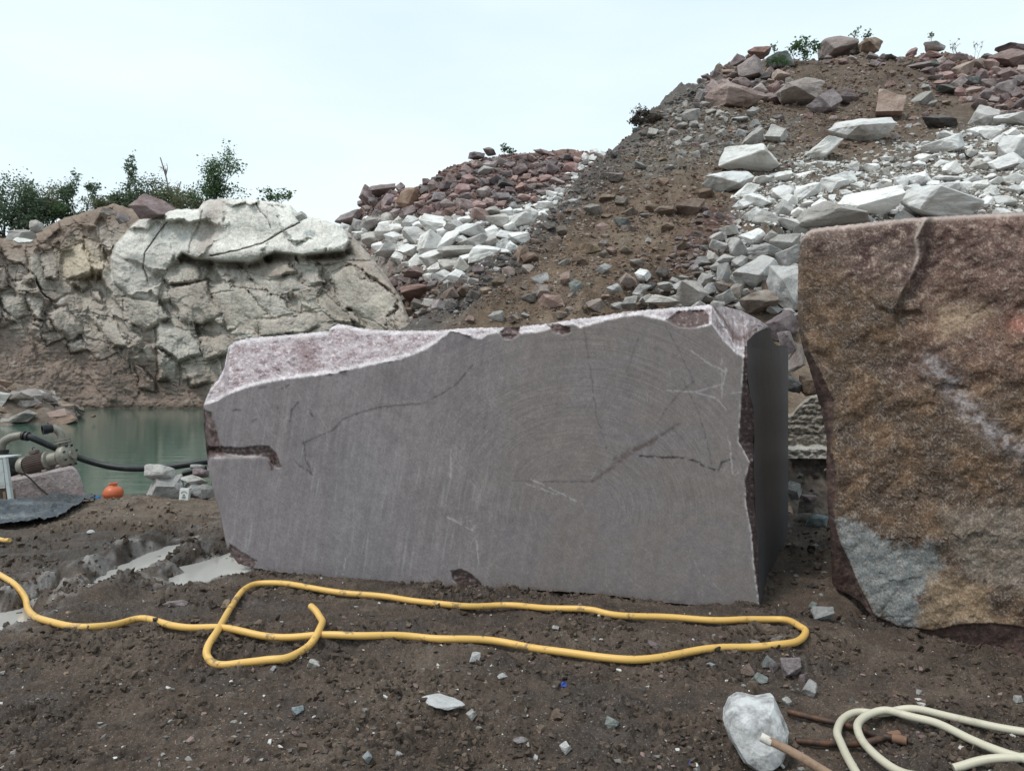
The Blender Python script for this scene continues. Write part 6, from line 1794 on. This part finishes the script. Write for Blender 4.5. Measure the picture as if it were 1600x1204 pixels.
# boulders of the far shore and on the cliff top
for x, y, w_, h_, m, lab, Yk in ((12, 630, 62, 24, 'pale', 'pale flat boulder on the far shore, biggest at the picture edge', 36), (62, 620, 44, 24, 'tan', 'brownish boulder at the foot of the cliff beyond the far shore', 44), (60, 640, 56, 26, 'tan', 'wedge-shaped boulder in the middle of the far shore', 38), (97, 646, 46, 18, 'pale', 'flat boulder at the tip of the far shore, touching the water', 38),
                                 (62, 653, 20, 14, 'pale', 'small round pale stone on the far shore', 35), (78, 659, 36, 11, 'tan', 'low flat stone at the water line of the far shore', 35), (10, 658, 22, 10, 'pale', 'small pale stone near the water of the far shore', 34), (30, 646, 30, 12, 'brown', 'flat brown stone on the far shore', 36), (120, 640, 26, 8, 'brown', 'flat dark stone farthest out in the water of the far shore', 41), (146, 650, 8, 5, 'brown', 'tiny stone standing alone in the water', 36),
                                 (240, 325, 66, 34, 'purple', 'big rounded purple boulder on top of the cliff behind the white bulge', 54.5), (192, 341, 22, 17, 'purple', 'small grey-purple boulder on the cliff top beside the big rounded one', 53), (30, 368, 44, 18, 'pale', 'pale pink slab on the edge of the cliff top', 50), (57, 354, 20, 20, 'pale', 'upright pale stone on the edge of the cliff top beside the pink slab', 50.5), (36, 376, 34, 9, 'white', 'white slab lying on the edge of the cliff top', 49.6),
                                 (470, 338, 20, 16, 'pale', 'pale stone on top of the white bulge of the cliff', 49), (168, 332, 24, 14, 'brown', 'brown stone in the soil of the cliff top', 53)):
    sw, sh = w_ * Yk / F * 1.03, h_ * Yk / F * 1.08
    rock(at(x, y, Yk), (sw, sw * .7, sh), m, lab, roll=RR.uniform(-5, 5) - (14 if x == 30 and y == 368 else 0), tilt=.1, cat='boulder')

for i in range(150):
    x, Yk = RR.uniform(-40, 150), RR.uniform(33.5, 49)
    X_ = (x - 800) / F * Yk
    if x > 90 and Yk > 42: continue
    z_ = zshore(X_, Yk)
    if z_ < WATER - .25: continue
    s_z = RR.uniform(.25, 1.0) ** 1.3 * 1.4
    rock(Vector((X_, Yk, z_ + .22 * s_z)), (s_z * 1.3, s_z, s_z * RR.uniform(.4, .8)), RR.choice(('brown', 'tan', 'brown', 'pale', 'brown')), 'loose stone on the rubble spit of the far shore', 'stones of the far shore', name='shore_stone', cat='stone')

# ------------------------------------------------------------------ plants
def mat_leaf(name, c1, c2):
    t = NT(name)
    at_ = t.n('ShaderNodeAttribute', attribute_name='Col')
    c = t.mix(t.math('MULTIPLY', at_.outputs['Fac'], 1.0), c1, c2)
    t.b.inputs['Transmission Weight'].default_value = 0
    tr = t.n('ShaderNodeBsdfTranslucent'); t.l(c, tr.inputs['Color'])
    mx = t.n('ShaderNodeMixShader'); mx.inputs[0].default_value = .42
    t.done(c, .6, .3)
    out = t.t.nodes['Material Output']
    t.l(t.b.outputs[0], mx.inputs[1]); t.l(tr.outputs[0], mx.inputs[2]); t.l(mx.outputs[0], out.inputs['Surface'])
    return t.m


m_leafd = mat_leaf('dark_leaves', (.085, .13, .082), (.16, .215, .13))
m_leafm = mat_leaf('green_leaves', (.065, .125, .058), (.14, .215, .10))
m_leafo = mat_leaf('olive_leaves', (.12, .14, .08), (.21, .23, .14))
m_dry = mat_leaf('dry_twigs', (.075, .058, .048), (.14, .115, .09))
m_bark = mat_plain('bark', (.085, .066, .052), .85, .2)
m_barkp = mat_plain('pale_bark', (.27, .235, .20), .85, .2)


def leaves(P, s, mat, name, parent, seed, thin=.55):
    r = np.random.RandomState(seed)
    n = len(P)
    d = r.normal(size=(n, 3)); d[:, 2] *= .6; d /= np.linalg.norm(d, axis=1)[:, None]
    e = np.cross(d, r.normal(size=(n, 3))); e /= np.linalg.norm(e, axis=1)[:, None]
    L = (s * r.uniform(.6, 1.3, n))[:, None]
    nrm = np.cross(d, e)
    V = np.stack([P - d * L * .5, P + e * L * thin * .5 + nrm * L * .08, P + d * L * .5, P - e * L * thin * .5 + nrm * L * .08], 1).reshape(-1, 3)
    Q = np.arange(4 * n).reshape(n, 4)
    g = np.repeat(r.uniform(0, 1, n), 4)[:, None]
    me = fastmesh(name, V - np.array(parent.location), Q, np.repeat(g, 3, 1), smooth=False)
    return link(name, me, mat, parent)


def plant(name, base, h, w, label, cat, nl, ls, leafm=None, barkm=None, stems=1, first=.25, seed=1, group=None, spread=1.0, top=.9, twig=True, lean=0, dens=1.0):
    """branching stems with leaves in clumps along the outer twigs"""
    r = random.Random(seed)
    root = empty(name, base, label, cat, group)
    mb = MB(); tips = []

    def grow(p, d, L, rad, depth):
        n = 4; pts = [p]
        for i in range(n):
            d = (d + Vector((r.gauss(0, .16), r.gauss(0, .16), r.gauss(.03, .1)))).normalized()
            p = p + d * (L / n); pts.append(p)
        mb.tube(pts, [rad * (1 - .5 * i / n) for i in range(n + 1)], 6 if depth == 0 else 4, False)
        if depth >= 3 or L < .12 * h * .5:
            tips.extend(pts[1:]); return
        for _ in range(r.choice((2, 3, 3)) if depth else r.choice((4, 5, 6))):
            t_ = r.uniform(first if depth == 0 else .3, 1)
            q_ = pts[min(n, int(t_ * n + .5))]
            a2 = r.uniform(0, 2 * math.pi)
            dd2 = (d + Vector((math.cos(a2) * .9 * spread, math.sin(a2) * .9 * spread, r.uniform(-.1, .5)))).normalized()
            grow(q_, dd2, L * r.uniform(.38, .62) * (1 if depth else min(1.2, w / h)), rad * .5, depth + 1)
        tips.append(pts[-1])

    for k in range(stems):
        b = Vector(base) + Vector((r.uniform(-.25, .25) * w * (stems > 1), r.uniform(-.2, .2) * w * (stems > 1), -.05))
        grow(b, Vector((r.gauss(lean, .12), r.gauss(0, .1), 1)).normalized(), h * r.uniform(.7, 1) * .72, .016 * h * (1 if stems == 1 else .6), 0)
    # fit the crown to the box it fills in the photograph
    T = np.array([tuple(t_) for t_ in tips]); b0 = np.array(base)
    hz_ = (T[:, 2] - b0[2]).max(); hw_ = np.abs(T[:, :2] - b0[:2]).max(0)
    sc = np.array((w / 2 / max(hw_[0], .01), w / 2 / max(hw_[1], .01), h * .94 / max(hz_, .01)))
    V = (np.array(mb.v) - b0) * sc + b0
    mb.v = [tuple(v) for v in V]; T = (T - b0) * sc + b0
    mb.build('stem' if stems > 1 else 'trunk', barkm or m_bark, root)
    if nl and leafm:
        rs_ = np.random.RandomState(seed)
        wgt = ss(first * .6, first + .25, (T[:, 2] - b0[2]) / h) + .05
        keep = rs_.uniform(0, 1, len(T)) < .75
        wgt = wgt * keep + 1e-4
        i = rs_.choice(len(T), nl, p=wgt / wgt.sum())
        P = T[i] + rs_.normal(size=(nl, 3)) * np.array((w * .035, w * .035, h * .03)) * 1.2 / dens
        leaves(P, ls, leafm, 'crown', root, seed)
    return root


def bush(name, base, h, w, label, nl, ls, leafm, seed, group=None, cat='bush', dep=.7):
    """a dense shrub: many short stems and leaf clumps through an uneven dome"""
    r = np.random.RandomState(seed); rp = random.Random(seed)
    root = empty(name, base, label, cat, group)
    b0 = np.array(base)
    cl = []
    for _ in range(max(14, int(nl / 90))):
        a2 = r.uniform(0, 2 * np.pi); q_ = r.uniform(0, 1) ** .6
        z = r.uniform(.05, 1) ** .45 * math.sqrt(max(0, 1 - (q_ * .92) ** 2)) * r.uniform(.75, 1.1)
        cl.append((math.cos(a2) * q_ * w / 2, math.sin(a2) * q_ * w / 2 * dep, z * h))
    cl = np.array(cl)
    mb = MB()
    for c in cl[::2]:
        e = Vector(b0) + Vector(c)
        s_ = Vector(b0) + Vector((c[0] * .4, c[1] * .4, -.05))
        mid_ = (s_ + e) / 2 + Vector((rp.gauss(0, .06) * w, rp.gauss(0, .06) * w, rp.gauss(0, .05) * h))
        mb.tube([s_, mid_, e], [.010 * h + .008, .007 * h + .006, .004], 5, False)
    mb.build('stem', m_bark, root)
    i = r.randint(0, len(cl), nl)
    P = b0 + cl[i] + r.normal(size=(nl, 3)) * np.array((w * .075, w * .075 * dep, h * .10))
    P[:, 2] = np.maximum(P[:, 2], b0[2] - .02)
    leaves(P, ls, leafm, 'foliage', root, seed)
    return root


def top_of(x, y, Y):
    return at(x, y, Y)


GT = 'trees and bushes on the cliff top'
def cplant(fn, x, yb, yt, wpx, back, *a, **k):
    p = plateau(x, back); b = at(x, yb, p.y); s = p.y / F
    base = Vector((b.x, b.y, min(b.z, p.z + .4)))
    return fn, base, (at(x, yt, p.y).z - base.z), wpx * s


def do(fn, name, x, yb, yt, wpx, back, label, *a, **k):
    _, base, h, w_ = cplant(fn, x, yb, yt, wpx, back)
    if fn is plant: return plant(name, base, h, w_, label, *a, **k)
    return bush(name, base, h, w_, label, *a, **k)


do(bush, 'dark_bush', 15, 372, 274, 110, 7, 'dark dense bush on the cliff top at the picture edge, bare stems below', 5200, .26, m_leafd, 1, GT)
do(bush, 'dark_bush', -60, 372, 270, 110, 8, 'dark bush cut off by the picture edge on the cliff top', 2500, .26, m_leafd, 15, GT)
do(bush, 'green_bush', 80, 350, 302, 90, 8, 'low mid-green bush between the dark bush and the airy tree', 2600, .24, m_leafo, 2, GT)
do(bush, 'green_bush', 112, 346, 316, 70, 6, 'brighter green low bush at the foot of the airy tree', 1500, .22, m_leafm, 3, GT)
for bx, bt, bw, bs_ in ((160, 304, 66, 51), (185, 298, 56, 52), (298, 298, 60, 53), (45, 300, 76, 54)):
    do(bush, 'low_bush', bx, 338, bt, bw, 7, 'low olive bush of the continuous undergrowth along the cliff top', 1700, .2, m_leafo if bs_ % 2 else m_leafd, bs_, 'undergrowth bushes on the cliff top')
do(plant, 'airy_tree', 126, 340, 258, 66, 7, 'airy small tree with open crown on the cliff top, above the green bushes', 'tree', 1050, .26, m_leafd, m_bark, 3, .25, 4, GT)
do(plant, 'thin_sapling', 92, 340, 268, 40, 9, 'thin sapling with few leaves beside the airy tree on the cliff top', 'tree', 130, .22, m_leafo, m_barkp, 2, .4, 14, GT)
do(plant, 'thin_sapling', 50, 345, 280, 34, 9, 'pale leafless sapling rising from the dark bush on the cliff top', 'tree', 40, .2, m_leafo, m_barkp, 2, .4, 24, GT)
do(plant, 'leaning_sapling', 196, 334, 241, 44, 7, 'slender leaning sapling with a drooping tuft of leaves at its tip', 'tree', 330, .25, m_leafd, m_bark, 2, .35, 5, GT, lean=.15)
do(bush, 'dark_bush', 213, 330, 278, 60, 7, 'dark loose bush under the slender leaning sapling', 1200, .24, m_leafd, 6, GT)
do(bush, 'dome_bush', 252, 334, 287, 112, 8, 'wide brownish-green dome of bush behind the big purple boulder', 5200, .22, m_leafo, 7, GT)
do(plant, 'bare_sapling', 262, 320, 240, 32, 12, 'pale bare sapling above the wide dome of bush', 'tree', 60, .12, m_dry, m_barkp, 2, .3, 8, GT)
do(plant, 'round_tree', 350, 322, 232, 84, 7, 'dense round-crowned green tree above the white bulge of the cliff, largest on the cliff top', 'tree', 3300, .22, m_leafm, m_bark, 5, .05, 9, GT, dens=.65)
do(plant, 'low_shrub', 424, 328, 288, 62, 6, 'loose low shrub spreading beside the round-crowned tree', 'shrub', 480, .24, m_leafm, m_bark, 4, .15, 10, GT)
# plants on the near heap
def hplant(x, yb):
    hx, hd, hz = hit([x], [yb]); return at(x, yb + 2, float(hd[0])), float(hd[0]) / F


p, s_ = hplant(1250, 100)
plant('leafy_shrub', p, 46 * s_, 54 * s_, 'leafy green shrub on the crest of the near heap beside the mossy boulder', 'shrub', 620, .13, m_leafm, m_bark, 4, .2, 31)
p, s_ = hplant(1213, 88)
plant('sprig', p, 24 * s_, 18 * s_, 'thin sprig on the pink pile beside the leafy shrub', 'shrub', 70, .10, m_leafm, m_bark, 2, .3, 32)
p, s_ = hplant(1343, 66)
plant('round_leaved_shrub', p, 22 * s_, 32 * s_, 'tiny round-leaved shrub on top of a dark boulder on the crest', 'shrub', 130, .13, m_leafd, m_bark, 3, .2, 33)
for x, yb, yt, w_, nm, lab, nl, lm_, sd_ in ((1458, 74, 47, 16, 'dry_sprig', 'dry sprig with a drooping leafy tip over the flat grey slab on the crest', 46, m_leafo, 34), (1494, 92, 55, 18, 'dry_twig', 'thin bare twig with two leaves on the crest, between the other dry plants', 14, m_leafd, 35), (1524, 93, 57, 20, 'forked_twig', 'pale forked bare twig on the crest, last before the picture edge', 14, m_dry, 36)):
    p, s_ = hplant(x, yb)
    plant(nm, p, (yb - yt) * s_, w_ * s_, lab, 'plant', nl, .10, lm_, m_barkp, 2, .5, sd_)
p, s_ = hplant(1010, 196)
bush('dry_bush', p, 26 * s_, 42 * s_, 'dark dry bush on the edge of the near heap, halfway up against the sky', 1500, .10, m_dry, 37)
p, s_ = hplant(1002, 190)
plant('dry_weed', p, 34 * s_, 32 * s_, 'wispy dry weed with tiny leaves over the dark dry bush', 'plant', 110, .08, m_dry, m_barkp, 3, .3, 38)
p, s_ = hplant(1232, 166)
plant('green_weed', p, 44 * s_, 16 * s_, 'tall green weed among the pink rocks below the leafy shrub', 'plant', 170, .07, m_leafm, m_bark, 3, .1, 39)
p, s_ = hplant(1190, 110)
bush('green_creeper', at(1216, 104, p.y - .6), 16 * s_, 36 * s_, 'green creeper growing over the mossy boulder on the crest', 420, .09, m_leafm, 40)
hx, hd, hz = hit([790], [240])
plant('small_shrub', at(791, 242, float(hd[0])), 16 * hd[0] / F, 30 * hd[0] / F, 'small dark shrub alone on the crest of the far heap', 'shrub', 220, .22, m_leafd, m_bark, 4, .1, 41)
